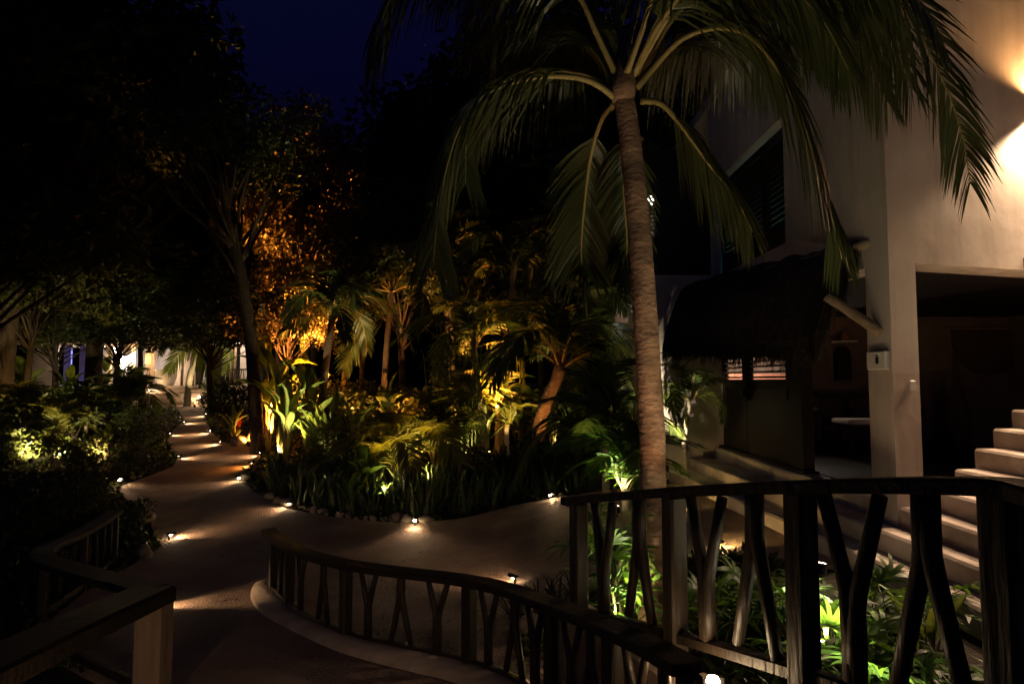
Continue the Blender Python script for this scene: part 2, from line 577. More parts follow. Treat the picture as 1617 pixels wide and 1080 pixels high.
# louvred shutter doors
for (y0, y1) in ((10.78, 11.98), (9.05, 10.74)):
    d = part(villa, 'door', MB().box((4.0, (y0 + y1) / 2, -0.62), (0.05, y1 - y0, 1.26), bev=.006), M['door'])
    st = 0.16
    for ya in (y0 + st / 2, y1 - st / 2 if y1 < 11 else y1 - .05):
        wd = st if not (ya > 11.5) else 0.1
        part(d, 'stile', MB().box((4.0, ya, 0.36), (0.06, wd, 0.70)), M['door'])
    part(d, 'top_rail', MB().box((4.0, (y0 + y1) / 2, 0.95), (0.06, y1 - y0, 0.48)), M['door'])
    for k in range(8):
        part(d, 'slat', MB().box((4.0, (y0 + y1) / 2, 0.045 + k * 0.086), (0.050, y1 - y0 - 0.22, 0.016), ry=R(18)), M['slat'])
    part(d, 'handle', MB().box((3.955, y0 + 0.08, -0.2), (0.03, 0.03, 0.16), bev=.008), M['metal'])
part(villa, 'door_threshold', MB().box((4.0, 10.3, -1.243), (0.22, 3.5, 0.05)), M['door'])
# upper louvred window
for (y0, y1) in ((8.72, 9.72), (9.76, 10.76), (10.80, 11.78)):
    w = part(villa, 'window', MB().box((3.97, (y0 + y1) / 2, 2.12), (0.05, y1 - y0, 0.42)), M['door'])
    for ya in (y0 + .04, y1 - .04): part(w, 'stile', MB().box((3.97, ya, 3.0), (0.055, 0.09, 1.35)), M['door'])
    part(w, 'top_rail', MB().box((3.97, (y0 + y1) / 2, 3.62), (0.055, y1 - y0, 0.12)), M['door'])
    for k in range(13):
        part(w, 'slat', MB().box((3.97, (y0 + y1) / 2, 2.40 + k * 0.092), (0.07, y1 - y0 - .19, 0.014), ry=R(38)), M['door'])
w = part(villa, 'window', MB().box((2.64, 12.08, 2.73), (0.27, 0.05, 0.06)), M['door'])
for k in range(10):
    part(w, 'slat', MB().box((2.64, 12.08, 2.80 + k * 0.08), (0.27, 0.07, 0.014), rx=R(35)), M['door'])
# small fittings on the pillar
sw = MB().box((4.03, fw(4.03) - .012, -0.06), (0.075, 0.022, 0.11), bev=.006, rz=math.atan(WS))
o = solo('light_switch', sw, M['white'], 'small white switch plate on the front of the pale pillar', 'switch')
pl = MB().box((3.775, 6.535, 0.20), (0.045, 0.34, 0.19), bev=.008)
o = empty('wall_plaque', (3.775, 6.535, 0.1), 'pale rectangular plaque box on the garden side of the pillar', 'plaque')
part(o, 'plate', pl, M['white']); part(o, 'knob', MB().box((3.745, 6.50, 0.20), (0.02, 0.035, 0.07), bev=.006), M['metal'])

# steps
def line_pts(pts_, x_off=0.0): return [(x + x_off, y) for x, y in pts_]
stairs = empty('terrace_stairs', (3.6, 6.2, -1.9), 'broad pale plastered steps climbing along and beside the villa', 'stairs')
FR = {'A': [(3.46, 2.2), (3.30, 5.95), (2.87, 11.7)], 'B': [(3.66, 2.2), (3.57, 6.05), (3.25, 11.99)], 'C': [(3.88, 2.2), (3.835, 6.15), (3.80, 11.99)]}
def step_mesh(front, back, z0, z1):
    F_ = resample([Vector((*p, 0)) for p in front], 24)
    B_ = resample([Vector((*p, 0)) for p in back], 24)
    m = MB()
    for i in range(25):
        f, b = F_[i], B_[i]
        w = 0.006 * noise.noise(Vector((f.x * 3, f.y * 1.7, z1 * 9)))
        w2 = 0.005 * noise.noise(Vector((f.x * 2, f.y * 2.3, z1 * 7 + 4)))
        m.v += [Vector((f.x + w, f.y, z0)), Vector((f.x + w - .004, f.y, z1 - .022 + w2)), Vector((f.x + w + .02, f.y, z1 + w2)), Vector((b.x, b.y, z1)), Vector((b.x, b.y, z0))]
    for i in range(24):
        for k in range(4):
            m.f.append((i * 5 + k, i * 5 + 5 + k, i * 5 + 6 + k, i * 5 + k + 1))
    m.f.append((0, 1, 2, 3, 4)); m.f.append(tuple(120 + k for k in (4, 3, 2, 1, 0)))
    return m
part(stairs, 'step', step_mesh(FR['A'], line_pts(FR['A'], .55), -2.3, LV['A']), M['stepm'])
part(stairs, 'step', step_mesh(FR['B'], line_pts(FR['B'], .45), -1.70, LV['B']), M['stepm'])
part(stairs, 'step', step_mesh(FR['C'], [(9.7, 2.2), (9.7, 6.2), (9.7, 15.0)], -1.50, LV['C']), M['stepm'])
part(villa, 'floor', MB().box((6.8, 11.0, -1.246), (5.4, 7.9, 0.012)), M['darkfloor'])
for i in range(-1, 7):
    z = -0.875 + 0.19 * i
    xe = 4.38 + 0.27 * i
    ye = 6.34 + 0.0967 * i - 0.02
    f = [(xe - .10, 2.2), (xe, ye)]
    b = [(9.7 - .01 * i, 2.2), (9.7 - .01 * i, ye + .05)]
    b = [(xe + .7, 2.2), (xe + .8, ye + .05)]
    part(stairs, 'step', step_mesh(f, b, z - 0.40 if i > -1 else z - .25, z), M['stepm'])

# thatched awning
aw = empty('thatched_awning', (3.3, 9.0, 0.4), 'dark thatched awning sloping down over the villa shutters', 'awning')
TN, TF = at(1364, 378, 6.84), at(1084, 448, 11.85)
EN, EF = at(1288, 534, 6.80), at(1046, 545, 11.6)
TN.x = min(TN.x, 3.79)
def thatch_pt(u, v):
    a = TN.lerp(TF, u); b = EN.lerp(EF, u)
    p = a.lerp(b, v)
    p.z += 0.17 * max(0.0, math.sin(math.pi * v)) ** .8 + 0.05 * noise.noise(p * 2.5) + .03 * noise.noise(p * 8)
    return p
mb = MB()
NU, NV = 40, 14
for s_, dz in ((0, 0), (1, -0.20)):
    for j in range(NV + 1):
        for i in range(NU + 1):
            p = thatch_pt(i / NU, j / NV)
            mb.v.append(p + Vector((0, 0, dz * (0.6 + 0.4 * j / NV))))
K = (NU + 1) * (NV + 1)
for j in range(NV):
    for i in range(NU):
        a = j * (NU + 1) + i
        mb.f.append((a, a + 1, a + NU + 2, a + NU + 1)); mb.f.append((K + a, K + a + NU + 1, K + a + NU + 2, K + a + 1))
for i in range(NU):
    a = NV * (NU + 1) + i
    mb.f.append((a, a + 1, K + a + 1, K + a)); mb.f.append((i, K + i, K + i + 1, i + 1))
for j in range(NV):
    a = j * (NU + 1)
    mb.f.append((a, a + NU + 1, K + a + NU + 1, K + a)); b = a + NU
    mb.f.append((b, K + b, K + b + NU + 1, b + NU + 1))
part(aw, 'thatch_layer', mb, M['thatch'])
mb = MB()      # loose straw along the surface, the eave and the near edge
for k in range(5200):
    if k < 2200: u, v = rnd.random(), rnd.uniform(.93, 1.0)
    elif k < 3200: u, v = rnd.uniform(0, .03), rnd.random()
    else: u, v = rnd.random(), rnd.random()
    p = thatch_pt(u, v) + Vector((0, 0, rnd.uniform(-.16, .02) if v > .92 or u < .03 else .005))
    dn = (thatch_pt(u, min(1, v + .06)) - thatch_pt(u, v - .06)).normalized()
    d = (dn + Vector((rnd.uniform(-.25, .1), rnd.uniform(-.3, .3), rnd.uniform(-.5, .15)))).normalized() * rnd.uniform(.08, .24)
    s = Vector((0, 1, 0)) * rnd.uniform(.003, .007)
    mb.add([p - s, p + s, p + d], [(0, 1, 2)])
for k in range(3600):      # hanging fringe
    if k < 2500: u, v, dy = rnd.random(), rnd.uniform(.95, 1.0), 0
    else: u, v, dy = rnd.uniform(0, .02), rnd.random() ** .7, -.05
    p = thatch_pt(u, v) + Vector((0, dy, rnd.uniform(-.20, -.04)))
    d = Vector((rnd.uniform(-.35, .15), rnd.uniform(-.3, .2), -1)).normalized() * rnd.uniform(.06, .30) * (1 + .6 * noise.noise(Vector((u * 14, v * 4, 0))))
    s = Vector((rnd.uniform(-.4, .4), 1, 0)).normalized() * rnd.uniform(.005, .014)
    mb.add([p - s, p + s, p + d * .6 + s * .6, p + d], [(0, 1, 2, 3)])
o = part(aw, 'straw', mb, M['thatch']); o['kind'] = 'stuff'
ridge = crom([at(1372, 383, 6.9), TN + Vector((-.02, 0, -.08)), TN.lerp(TF, .5) + Vector((-.02, 0, -.12)), TF + Vector((0, 0, -.1))], 6)
part(aw, 'ridge_log', MB().tube(ridge, 0.055, 8), M['log'], True)
for s_ in (0.05, 0.35, 0.65, 0.95):
    part(aw, 'rafter', MB().tube([TN.lerp(TF, s_) + Vector((-.03, 0, -.2)), EN.lerp(EF, s_) + Vector((0.02, 0, -.16))], .035, 7), M['log'], True)
part(aw, 'strut', MB().tube(crom([at(1304, 468, 6.75), at(1345, 494, 6.65), at(1391, 526, 6.50)], 5), [0.05] * 5 + [.055] * 6, 9), M['log'], True)
part(aw, 'eave_log', MB().tube([at(1322, 468, 6.85), EN + Vector((.05, .3, .05)), EF + Vector((.08, -.2, -.05))], .045, 8), M['log'], True)

# porch furniture
sf = empty('sofa', (6.0, 11.2, -1.24), 'low dark sofa against the back wall of the dim porch', 'sofa')
part(sf, 'seat', MB().box((6.2, 11.35, -0.95), (1.7, 0.85, 0.28), bev=.05), M['fabric'])
part(sf, 'backrest', MB().box((6.2, 11.85, -0.60), (1.7, 0.22, 0.75), bev=.06), M['fabric'])
for sx in (-1, 1): part(sf, 'armrest', MB().box((6.2 + sx * .93, 11.4, -0.78), (0.18, 0.95, 0.60), bev=.05), M['fabric'])
for k in range(4): part(sf, 'leg', MB().box((5.5 + (k % 2) * 1.4, 11.05 + (k // 2) * .7, -1.165), (0.07, 0.07, 0.15)), M['door'])
for k, (cx, a) in enumerate(((5.75, .1), (6.45, -.15))):
    solo('cushion', MB().box((cx, 11.62, -0.53), (0.52, 0.17, 0.46), rz=a, rx=R(-12), bev=.07), M['weave'], ('brown square cushion on the left half of the porch sofa', 'brown square cushion on the right half of the porch sofa')[k], 'cushion', 'cushions on the porch sofa')
ct = empty('coffee_table', (5.7, 10.2, -1.24), 'low table with pale top in front of the porch sofa', 'table')
part(ct, 'tabletop', MB().box((5.72, 10.2, -0.66), (0.95, 0.55, 0.08), bev=.02), M['linen'])
for k in range(4): part(ct, 'leg', MB().box((5.34 + (k % 2) * .76, 10.0 + (k // 2) * .4, -0.97), (0.06, 0.06, 0.54)), M['door'])
mr = empty('arched_mirror', (6.25, 11.98, 0.0), 'small arched mirror in a dark frame above the porch sofa', 'mirror')
def arch(w, h, n=12): return [(-w, 0), (w, 0)] + [(w * math.cos(math.pi * k / n), h - w + w * math.sin(math.pi * k / n) * 1.3) for k in range(n + 1)]
def arch_mb(c, w, h, y0, y1):
    P = arch(w, h); n = len(P)
    return MB().add([(c[0] + a, y0, c[2] + b) for a, b in P] + [(c[0] + a, y1, c[2] + b) for a, b in P], [tuple(range(n)), tuple(range(2 * n - 1, n - 1, -1))] + [(i, n + i, n + (i + 1) % n, (i + 1) % n) for i in range(n)])
part(mr, 'frame', arch_mb((6.25, 0, 0.0), .15, .60, 11.95, 12.015), M['door'])
part(mr, 'glass', arch_mb((6.25, 0, .06), .09, .46, 11.94, 11.949), M['metal'])
sh = solo('wall_shelf', MB().box((6.28, 11.93, .72), (.42, .17, .04), bev=.005), M['white'], 'thin pale shelf on the porch wall above the arched mirror', 'shelf')
solo('clay_vase', MB().lathe([(.0, 0), (.05, 0), (.075, .06), (.06, .11), (.035, .14), (.045, .16), (.03, .16), (.0, .14)], 14, (6.28, 11.92, .74)), M['redwall'], 'small clay vase on the shelf above the mirror', 'vase', smooth=True)
solo('floor_vase', MB().lathe([(0, 0), (.13, 0), (.20, .25), (.21, .5), (.14, .85), (.06, 1.15), (.035, 1.6), (.05, 1.72), (.03, 1.72), (.0, 1.6)], 18, (8.05, 11.5, -1.24)), M['weave'], 'tall slender bottle-shaped floor vase inside the dark porch', 'vase', smooth=True)
hang = MB()
for k in range(40):
    x = 8.35 + k * .033
    h = 0.15 + .72 * math.sqrt(max(0, 1 - ((k - 20) / 21) ** 2))
    hang.box((x, 11.97, .98 - h / 2 - .02), (.031, .03, h))
wh = empty('wall_hanging', (9.0, 12.0, .1), 'rounded fringed wall hanging on the back wall of the porch', 'wall hanging')
o = part(wh, 'fringe', hang, M['weave']); o['kind'] = 'stuff'
part(wh, 'rod', MB().tube([(8.15, 11.96, .98), (9.43, 11.96, .98)], .02, 8), M['log'])

# light inside the rooms behind the louvres
cl = empty('pendant_lamp', (5.0, 13.4, 0.75), 'lit round pendant lamp in the room behind the louvred doors', 'lamp')
part(cl, 'shade', MB().lathe([(.02, .22), (.10, .2), (.16, .1), (.16, .02), (.12, -.03), (.0, -.04)], 14, (5.0, 13.4, .65)), M['lantern'], True)
part(cl, 'cord', MB().tube([(5.0, 13.4, .85), (5.0, 13.4, 1.2)], .008, 6), M['metal'])
lamp(cl, 'POINT', (5.0, 13.3, .40), 22, (1.0, .80, .62), rad=.1)
solo('cabinet', MB().box((5.3, 14.6, -.55), (1.9, .6, 1.38), bev=.02), M['redwall'], 'reddish cabinet seen through the louvres of the shutters', 'cabinet')
tv = empty('screen', (6.8, 10.4, 2.2), 'teal glowing screen inside the upstairs room behind the louvres', 'screen')
part(tv, 'panel', MB().box((7.93, 10.3, 2.75), (.05, 1.9, 1.05), bev=.01), glow('teal_screen', (.12, .75, .85), 0.9))
lamp(tv, 'POINT', (7.3, 10.2, 3.0), 3.0, (.25, .85, .95), rad=.2)
ul = empty('ceiling_lamp', (3.1, 13.6, 3.4), 'pale round ceiling lamp in the upstairs wing room', 'lamp')
part(ul, 'shade', MB().lathe([(0, .1), (.14, .08), (.16, 0), (.1, -.06), (0, -.07)], 14, (3.1, 13.6, 3.9)), M['lantern'], True)
part(ul, 'cord', MB().tube([(3.1, 13.6, 3.98), (3.1, 13.6, 4.30)], .008, 6), M['metal'])
lamp(ul, 'POINT', (3.1, 13.6, 3.7), 3, (.75, .9, 1.0), rad=.1)

# wall sconce
def sconce(x, z, down, up, label):
    y = fw(x) - .20
    s = empty('wall_lamp', (x, y, z), label, 'wall lamp')
    m = MB()
    for k in range(9):
        a = math.pi * k / 8
        m.v += [Vector((x - .17 * math.cos(a), y + .20 - .24 * math.sin(a), z - .12)), Vector((x - .17 * math.cos(a), y + .20 - .24 * math.sin(a), z + .12))]
    for k in range(8): m.f.append((2 * k, 2 * k + 2, 2 * k + 3, 2 * k + 1))
    part(s, 'shade', m, M['plaster'])
    part(s, 'bulb', MB().lathe([(0, -.04), (.03, -.03), (.035, .0), (.03, .03), (0, .04)], 10, (x, y + .06, z)), M['lantern'], True)
    part(s, 'back_plate', MB().box((x, y + .18, z), (.10, .02, .16)), M['metal'])
    lamp(s, 'SPOT', (x, y + .04, z - .06), down, (1.0, .68, .43), (x, y - .02, z - 2), 122, .35, .07)
    lamp(s, 'SPOT', (x, y + .04, z + .10), up, (1.0, .52, .20), (x, y, z + 2), 168, .5, .09)
    return s
sconce(5.95, 3.05, 150, 26, 'half-round wall lamp shining on the front wall of the villa')
sconce(7.5, 3.05, 520, 20, 'added unseen half-round wall lamp further right, brightening the villa stairs')  # unseen lamp, added to brighten the stair treads

# ------------------------------------------------------------------ railings
def proj(p):
    c, s = math.cos(TILT), math.sin(TILT)
    f = p.y * c + p.z * s
    u = p.x / f
    v = (-p.y * s + p.z * c) / f
    return 808.5 + 1000 * u, 540 - 1000 * v

def limb(a, b, r0, r1, wob=.012):
    m = [a.lerp(b, t) + Vector((rnd.uniform(-wob, wob), rnd.uniform(-wob, wob), 0)) * (1 if 0 < t < 1 else 0) for t in (0, .33, .66, 1)]
    return m, [r0, r0 * .97, r1 * 1.02, r1]

def baluster(th, top, bot, axis, kind, spread, r, name='baluster'):
    """forked branch: kind +1 a Y (fork upwards), -1 the same upside down"""
    m = MB()
    axis = axis.normalized()
    h = top - bot
    e0, e1 = (bot, top) if kind > 0 else (top, bot)
    k = e0.lerp(e1, rnd.uniform(.40, .50) if kind > 0 else rnd.uniform(.28, .38))
    for sg in (-1, 1):
        tip = e1 + axis * spread * sg
        q0, q1 = e0 + axis * r * .25 * sg, k + axis * r * .45 * sg
        p = [q0, q0.lerp(q1, .5), q1.lerp(q0, .08), q1.lerp(tip, .08), q1.lerp(tip, .5), tip]
        p = [q + Vector((rnd.uniform(-1, 1), rnd.uniform(-1, 1), 0)) * r * .06 for q in p]
        n_ = len(p) - 1
        m.tube(p, [r * (1.12 - .28 * i / n_ + rnd.uniform(-.04, .04)) for i in range(n_ + 1)], 8)
    return part(th, name, m, M['wood'], True)

def railing(name, label, top_pts, drop, posts, post_w, rail_w, rail_h, post_down, pat, spread=.07, r=.022, pmat='wood', rmat='railtop', brail=.05):
    """top_pts: dense polyline of the hand rail's top; drop(p): height of bottom rail below; posts: list of fractions"""
    pts_ = resample(top_pts, 120)
    c = pts_[60]
    th = empty(name, (c.x, c.y, c.z - drop(c)), label, 'railing')
    part(th, 'handrail', MB().sweep(pts_, rail_w, rail_h), M[rmat])
    low = [p - Vector((0, 0, drop(p))) for p in pts_]
    part(th, 'bottom_rail', MB().sweep(low, brail, .055), M['wood'])
    def P(f): return pts_[max(0, min(120, int(round(f * 120))))]
    for f in posts:
        p = P(f)
        t = P(min(1, f + .02)) - P(max(0, f - .02))
        hh = drop(p) + post_down - rail_h + .01
        part(th, 'post', MB().box((p.x, p.y, p.z - rail_h + .01 - hh / 2), (post_w, post_w, hh), rz=math.atan2(t.y, t.x), bev=post_w * .12), M[pmat])
    for a, b, n in zip(posts, posts[1:], pat):
        for k in range(n):
            f = a + (b - a) * (k + .75) / (n + .5)
            p = P(f)
            ax = P(min(1, f + .02)) - P(max(0, f - .02)); ax.z = 0
            sp = spread
            top = p - Vector((0, 0, rail_h - .01)); bot = p - Vector((0, 0, drop(p)))
            baluster(th, top, bot, ax, 1 if k % 2 == 0 else -1, sp, r)
    return th

def on_ramp(px, py, h): return hit(px, py, lambda x, y: base(y) + h)
HC = 0.70
c1 = crom([on_ramp(424, 834, HC), on_ramp(436, 846, HC), on_ramp(478, 868, HC), on_ramp(563, 889, HC), on_ramp(749, 913, HC), on_ramp(867, 947, HC), on_ramp(1000, 1000, HC), on_ramp(1088, 1046, HC)], 10)
def frac(top_pts, px):
    q = resample(top_pts, 120)
    return min(range(121), key=lambda i: abs(proj(q[i])[0] - px)) / 120
CF = [frac(c1, x) for x in (432, 458, 548, 742, 872, 965, 1086)]
railing('curved_railing', 'low curved dark wood railing with forked branch balusters beside the ramp', c1, lambda p: HC - .10, CF, .095, .17, .05, .10, [1, 2, 3, 3, 2, 2], spread=.11, r=.027)
# plaster kerb below it
kp = [p - Vector((-.0, 0, HC - .015)) for p in resample(c1, 60)]
m_ = MB()
for i, p in enumerate(kp):
    t = kp[min(60, i + 1)] - kp[max(0, i - 1)]
    S = Vector((t.y, -t.x, 0)).normalized()
    if S.y > 0: S = -S
    w_ = .27 + .04 * math.sin(i * .21) - .12 * math.exp(-i * .5)
    for a, z in ((.09, -.30), (.09, .05), (-.05, .065), (-w_ * .85, .05), (-w_, -.30)):
        m_.v.append(p - S * a + Vector((0, 0, z)))
for i in range(60):
    for k in range(4): m_.f.append((i * 5 + k, i * 5 + k + 1, i * 5 + 6 + k, i * 5 + 5 + k))
m_.f += [(0, 1, 2, 3, 4), (304, 303, 302, 301, 300)]
solo('ramp_kerb', m_, M['kerb'], 'low rounded plaster kerb under the curved railing', 'kerb', smooth=True)

HR = 0.80
rp = [(896, 786, 4.66), (912, 783, 4.57), (1060, 769, 3.55), (1262, 758, 2.72), (1400, 754, 2.36), (1560, 754, 2.05), (1625, 764, 1.93), (1700, 790, 1.75)]
c2 = crom([at(*p) for p in rp], 10)
RF = [frac(c2, x) for x in (912, 1062, 1264, 1585)]
railing('upper_railing', 'dark wood railing with forked branch balusters above the leafy bed', c2, lambda p: HR - .03, RF, .105, .12, .055, .25, [2, 2, 2], spread=.125, r=.035, brail=.07)
wl = [(p.x, p.y) for p in resample(c2, 20)]
m_ = MB()
for i, (x, y) in enumerate(wl):
    t = Vector(wl[min(20, i + 1)]) - Vector(wl[max(0, i - 1)])
    S = Vector((t.y, -t.x)).normalized() * .12
    zt = -1.60 + .006 * i + .004 * math.sin(i * 2.1)
    m_.v += [Vector((x + S.x, y + S.y, -2.4)), Vector((x + S.x, y + S.y, zt - .02)), Vector((x + S.x * .8, y + S.y * .8, zt)), Vector((x - S.x * .8, y - S.y * .8, zt)), Vector((x - S.x, y - S.y, zt - .02)), Vector((x - S.x, y - S.y, -2.4))]
for i in range(20):
    for k in range(5): m_.f.append((i * 6 + k, i * 6 + k + 1, i * 6 + 7 + k, i * 6 + 6 + k))
m_.f += [tuple(range(6)), tuple(range(125, 119, -1))]
solo('garden_wall', m_, M['kerb'], 'low plaster wall carrying the dark upper railing', 'wall')

HL = 0.74
lp = [(-5.55, 9.0), (-5.3, 8.2), (-5.02, 7.3), (-4.75, 6.6), (-4.25, 5.85), (-3.4, 5.1), (-2.42, 4.36)]
c3 = crom([Vector((x, y, base(y) + HL)) for x, y in lp], 10)
railing('curved_railing', 'curved railing with thin branch balusters on the left of the path', c3, lambda p: HL - .10, [0.0, .22, .48], .075, .20, .05, .10, [4, 3], spread=.05, r=.016, pmat='wood')
c4 = crom([Vector((x, y, base(y) + HL + dz)) for x, y, dz in ((-2.42, 4.36, .006), (-2.32, 3.5, .006), (-2.2, 2.6, .0), (-2.1, 1.6, 0), (-2.05, .6, 0))], 10)
t4 = railing('ramp_railing', 'broad handrail on a thick pale corner post at the lower left', c4, lambda p: HL - .10, [.5, 1.0], .10, .30, .10, .10, [4], spread=.08, r=.025, rmat='railtop')
pp = Vector((-2.39, 4.33, base(4.33) + HL))
part(t4, 'corner_post', MB().box((pp.x, pp.y, pp.z - .50), (.19, .17, .94), bev=.02, rz=-.1), M['palewood'])

# ------------------------------------------------------------------ path lights
def path_light(px, py, tx, ty, energy, label, pos=None, color=WARM, cone=105, h=.085, lens=.030, tilt=.75):
    p = Vector(pos) if pos else gp(px, py)
    if p.y > 14: lens = .010
    q = gp(tx, ty)
    d = Vector((q.x - p.x, q.y - p.y, 0)).normalized()
    t = empty('path_light', (p.x, p.y, p.z), label, 'path light')
    part(t, 'stake', MB().tube([p + Vector((0, 0, -.08)), p + Vector((0, 0, h + .01)) - d * .02], .013, 8), M['metal'])
    hood = MB()
    S = Vector((-d.y, d.x, 0))
    for k in range(9):
        a = math.pi * k / 8
        for e in (-.035, .085):
            hood.v.append(p + Vector((0, 0, h + .03 * math.sin(a))) + S * (.04 * math.cos(a)) + d * e)
    for k in range(8): hood.f.append((2 * k, 2 * k + 1, 2 * k + 3, 2 * k + 2))
    hood.f.append(tuple(range(0, 18, 2)))
    part(t, 'hood', hood, M['metal'])
    part(t, 'lens', MB().lathe([(0, -lens), (lens * .8, -lens * .6), (lens, 0), (lens * .8, lens * .6), (0, lens)], 8, p + Vector((0, 0, h)) + d * .01), M['warm'], True)
    lamp(t, 'SPOT', p + Vector((0, 0, h)) + d * .036, energy * 4.8, color, p + d * 2 + Vector((0, 0, -tilt)), cone, .8, .012)
    return t
path_light(655, 829, 650, 860, 2.6, 'path light at the middle of the snake plant bed edge')
path_light(868, 788, 920, 795, 1.3, 'path light at the right end of the snake plant bed')
path_light(457, 801, 400, 812, 2.6, 'path light at the bed edge among pale edging stones')
path_light(268, 852, 330, 838, 3.2, 'path light on the left path edge below the dark shrub')
path_light(378, 760, 320, 768, 2.4, 'path light beside the rounded tip of the planted bed')
path_light(411, 720, 360, 724, 2.4, 'path light at the foot of the slender leaning tree')
path_light(281, 725, 320, 722, 2.0, 'path light on the left edge across from the leaning tree')
path_light(348, 702, 300, 706, 3.0, 'path light beside the pale boulders')
path_light(332, 684, 290, 689, 2.4, 'path light just beyond the pale boulders on the right edge')
path_light(268, 688, 300, 687, 1.6, 'path light on the left edge opposite the boulders')
path_light(290, 670, 318, 668, 2.0, 'path light on the left edge near the far steps')
path_light(325, 657, 300, 660, 2.0, 'path light on the right edge below the far steps')
path_light(188, 763, 215, 775, 2.2, 'path light at the outer bend on the left of the path')
path_light(398, 736, 350, 742, 2.2, 'amber path light at the very tip of the planted bed', color=AMBER)
path_light(236, 960, 330, 950, 5.0, 'path light behind the pale corner post', cone=80)
path_light(812, 922, 770, 915, 3.0, 'path light hidden by dark blades at the bed behind the curved railing')
path_light(940, 1026, 925, 1070, 3.0, 'path light on gravel between the two railings')
p_ = Vector((0.955, 3.10, -1.43))
t = empty('wall_light', p_, 'bright bare lamp on the plaster wall at the bottom of the picture', 'wall light')
part(t, 'lens', MB().lathe([(0, -.032), (.025, -.022), (.033, 0), (.025, .022), (0, .032)], 12, p_), M['warm'], True)
part(t, 'bracket', MB().box(p_ + Vector((.035, .02, 0)), (.04, .03, .03)), M['metal'])
lamp(t, 'POINT', p_ + Vector((-.07, -.06, .02)), .9, WARM, rad=.03)

# ------------------------------------------------------------------ edging stones and boulders
def stone_mesh(name, s, seed):
    m = MB()
    n, k = 10, 7
    for i in range(k):
        ph = math.pi * i / (k - 1)
        for j in range(n):
            th = 2 * math.pi * j / n
            d = Vector((math.sin(ph) * math.cos(th), math.sin(ph) * math.sin(th), math.cos(ph)))
            q = 1 + .35 * noise.noise(d * 1.3 + Vector((seed * 7.1, 0, 0)))
            m.v.append(Vector((d.x * s[0], d.y * s[1], d.z * s[2])) * q)
    for i in range(k - 1):
        for j in range(n):
            j2 = (j + 1) % n
            m.f.append((i * n + j, i * n + n + j, i * n + n + j2, i * n + j2))
    return m.mesh(name, (0, 0, 0), True)
SM = [stone_mesh('edging_stone', (.10, .075, .065), i) for i in range(5)]
edge_px = [(387, 746), (388, 757), (394, 769), (404, 778), (414, 784), (426, 789), (438, 796), (449, 800), (462, 803), (472, 806), (482, 808), (492, 810), (506, 813), (519, 815), (534, 817), (549, 818), (562, 820), (578, 822), (592, 823), (607, 824), (622, 825), (637, 826), (668, 826), (684, 825)]
for i, (x, y) in enumerate(edge_px):
    p = gp(x, y - 2)
    o = link('edging_stone', SM[i % 5], M['stone'])
    s = rnd.choice((.55, .75, .9, 1.1, 1.45)) * (1.4 if i in (3, 6, 7) else 1)
    o.scale = (s, s, s * rnd.uniform(.85, 1.15)); o.rotation_euler = (rnd.uniform(-.3, .3), rnd.uniform(-.3, .3), rnd.uniform(0, 6))
    o.location = (p.x + rnd.uniform(-.05, .05), p.y + rnd.uniform(0, .09), p.z + .02 * s)
    tag(o, 'rounded pale stone in the row edging the snake plant bed', 'stone', 'stones edging the snake plant bed')
def boulder(px, py, s, seed, label, sink=.5):
    p = gp(px, py)
    o = link('boulder', stone_mesh('boulder', s, seed), M['stone'])
    o.location = (p.x, p.y, p.z + s[2] * sink)
    o.rotation_euler = (0, 0, seed)
    tag(o, label, 'boulder')
boulder(378, 702, (.30, .22, .19), 11, 'larger pale boulder right of the path at the tree foot')
boulder(399, 700, (.20, .17, .22), 12, 'smaller upright boulder next to the larger pale one')
boulder(232, 822, (.16, .13, .11), 14, 'small rounded boulder half under the left shrub')
boulder(845, 1003, (.14, .12, .12), 15, 'round stone behind the curved railing balusters')
boulder(228, 880, (.10, .10, .12), 16, 'small pinkish stone behind the pale corner post')

# ------------------------------------------------------------------ far house
HY = 28.0
def hx(px): return (px - 808.5) / 1000 * HY
def hz(py): return at(300, py, HY).z
ZT = hz(609)
house = empty('garden_house', (hx(220), HY + 2, -1.2), 'distant lit house with thatched roof at the end of the path', 'house')
mb = MB()
mb.box((hx(215), HY + 4.0, (ZT - 2.2) / 2 - .6), (10.4, 7.0, ZT + 2.2 - .6 if ZT + 1.6 > .3 else 1.0))
mb = MB(); mb.box((hx(215), HY + 3.6, ZT - .6), (10.6, 7.0, 1.2))
part(house, 'terrace', mb, M['stepm'])
def wallp(name, x0, x1, y0, y1, z0, z1, m='plaster', par=None):
    return part(par or house, name, MB().box(((x0 + x1) / 2, (y0 + y1) / 2, (z0 + z1) / 2), (abs(x1 - x0), abs(y1 - y0), abs(z1 - z0))), M[m])
wallp('wall', hx(160), hx(186), HY + 1.0, HY + 1.3, ZT, ZT + 2.6)
wallp('wall', hx(20), hx(383), HY + 5.6, HY + 5.9, ZT, ZT + 2.6)
wallp('wall', hx(364), hx(392), HY + 1.0, HY + 1.3, ZT, ZT + 2.6)
wallp('wall', hx(20), hx(60), HY + 1.0, HY + 1.3, ZT, ZT + 2.6)
wallp('wall', hx(216), hx(252), HY + 3.2, HY + 3.4, ZT, ZT + 2.2)
wallp('door', hx(250), hx(262), HY + 3.25, HY + 3.35, ZT, ZT + 2.1, 'door')
wallp('doorway_panel', hx(268), hx(352), HY + 4.6, HY + 4.75, ZT, ZT + 2.3, 'door')
for px in (66, 92, 112): wallp('curtain', hx(px) - .16, hx(px) + .16, HY + 1.6, HY + 1.7, ZT + .2, ZT + 2.4, 'curtain')
for px in (132, 150): wallp('column', hx(px) - .10, hx(px) + .10, HY + .9, HY + 1.1, ZT, ZT + 2.5, 'log')
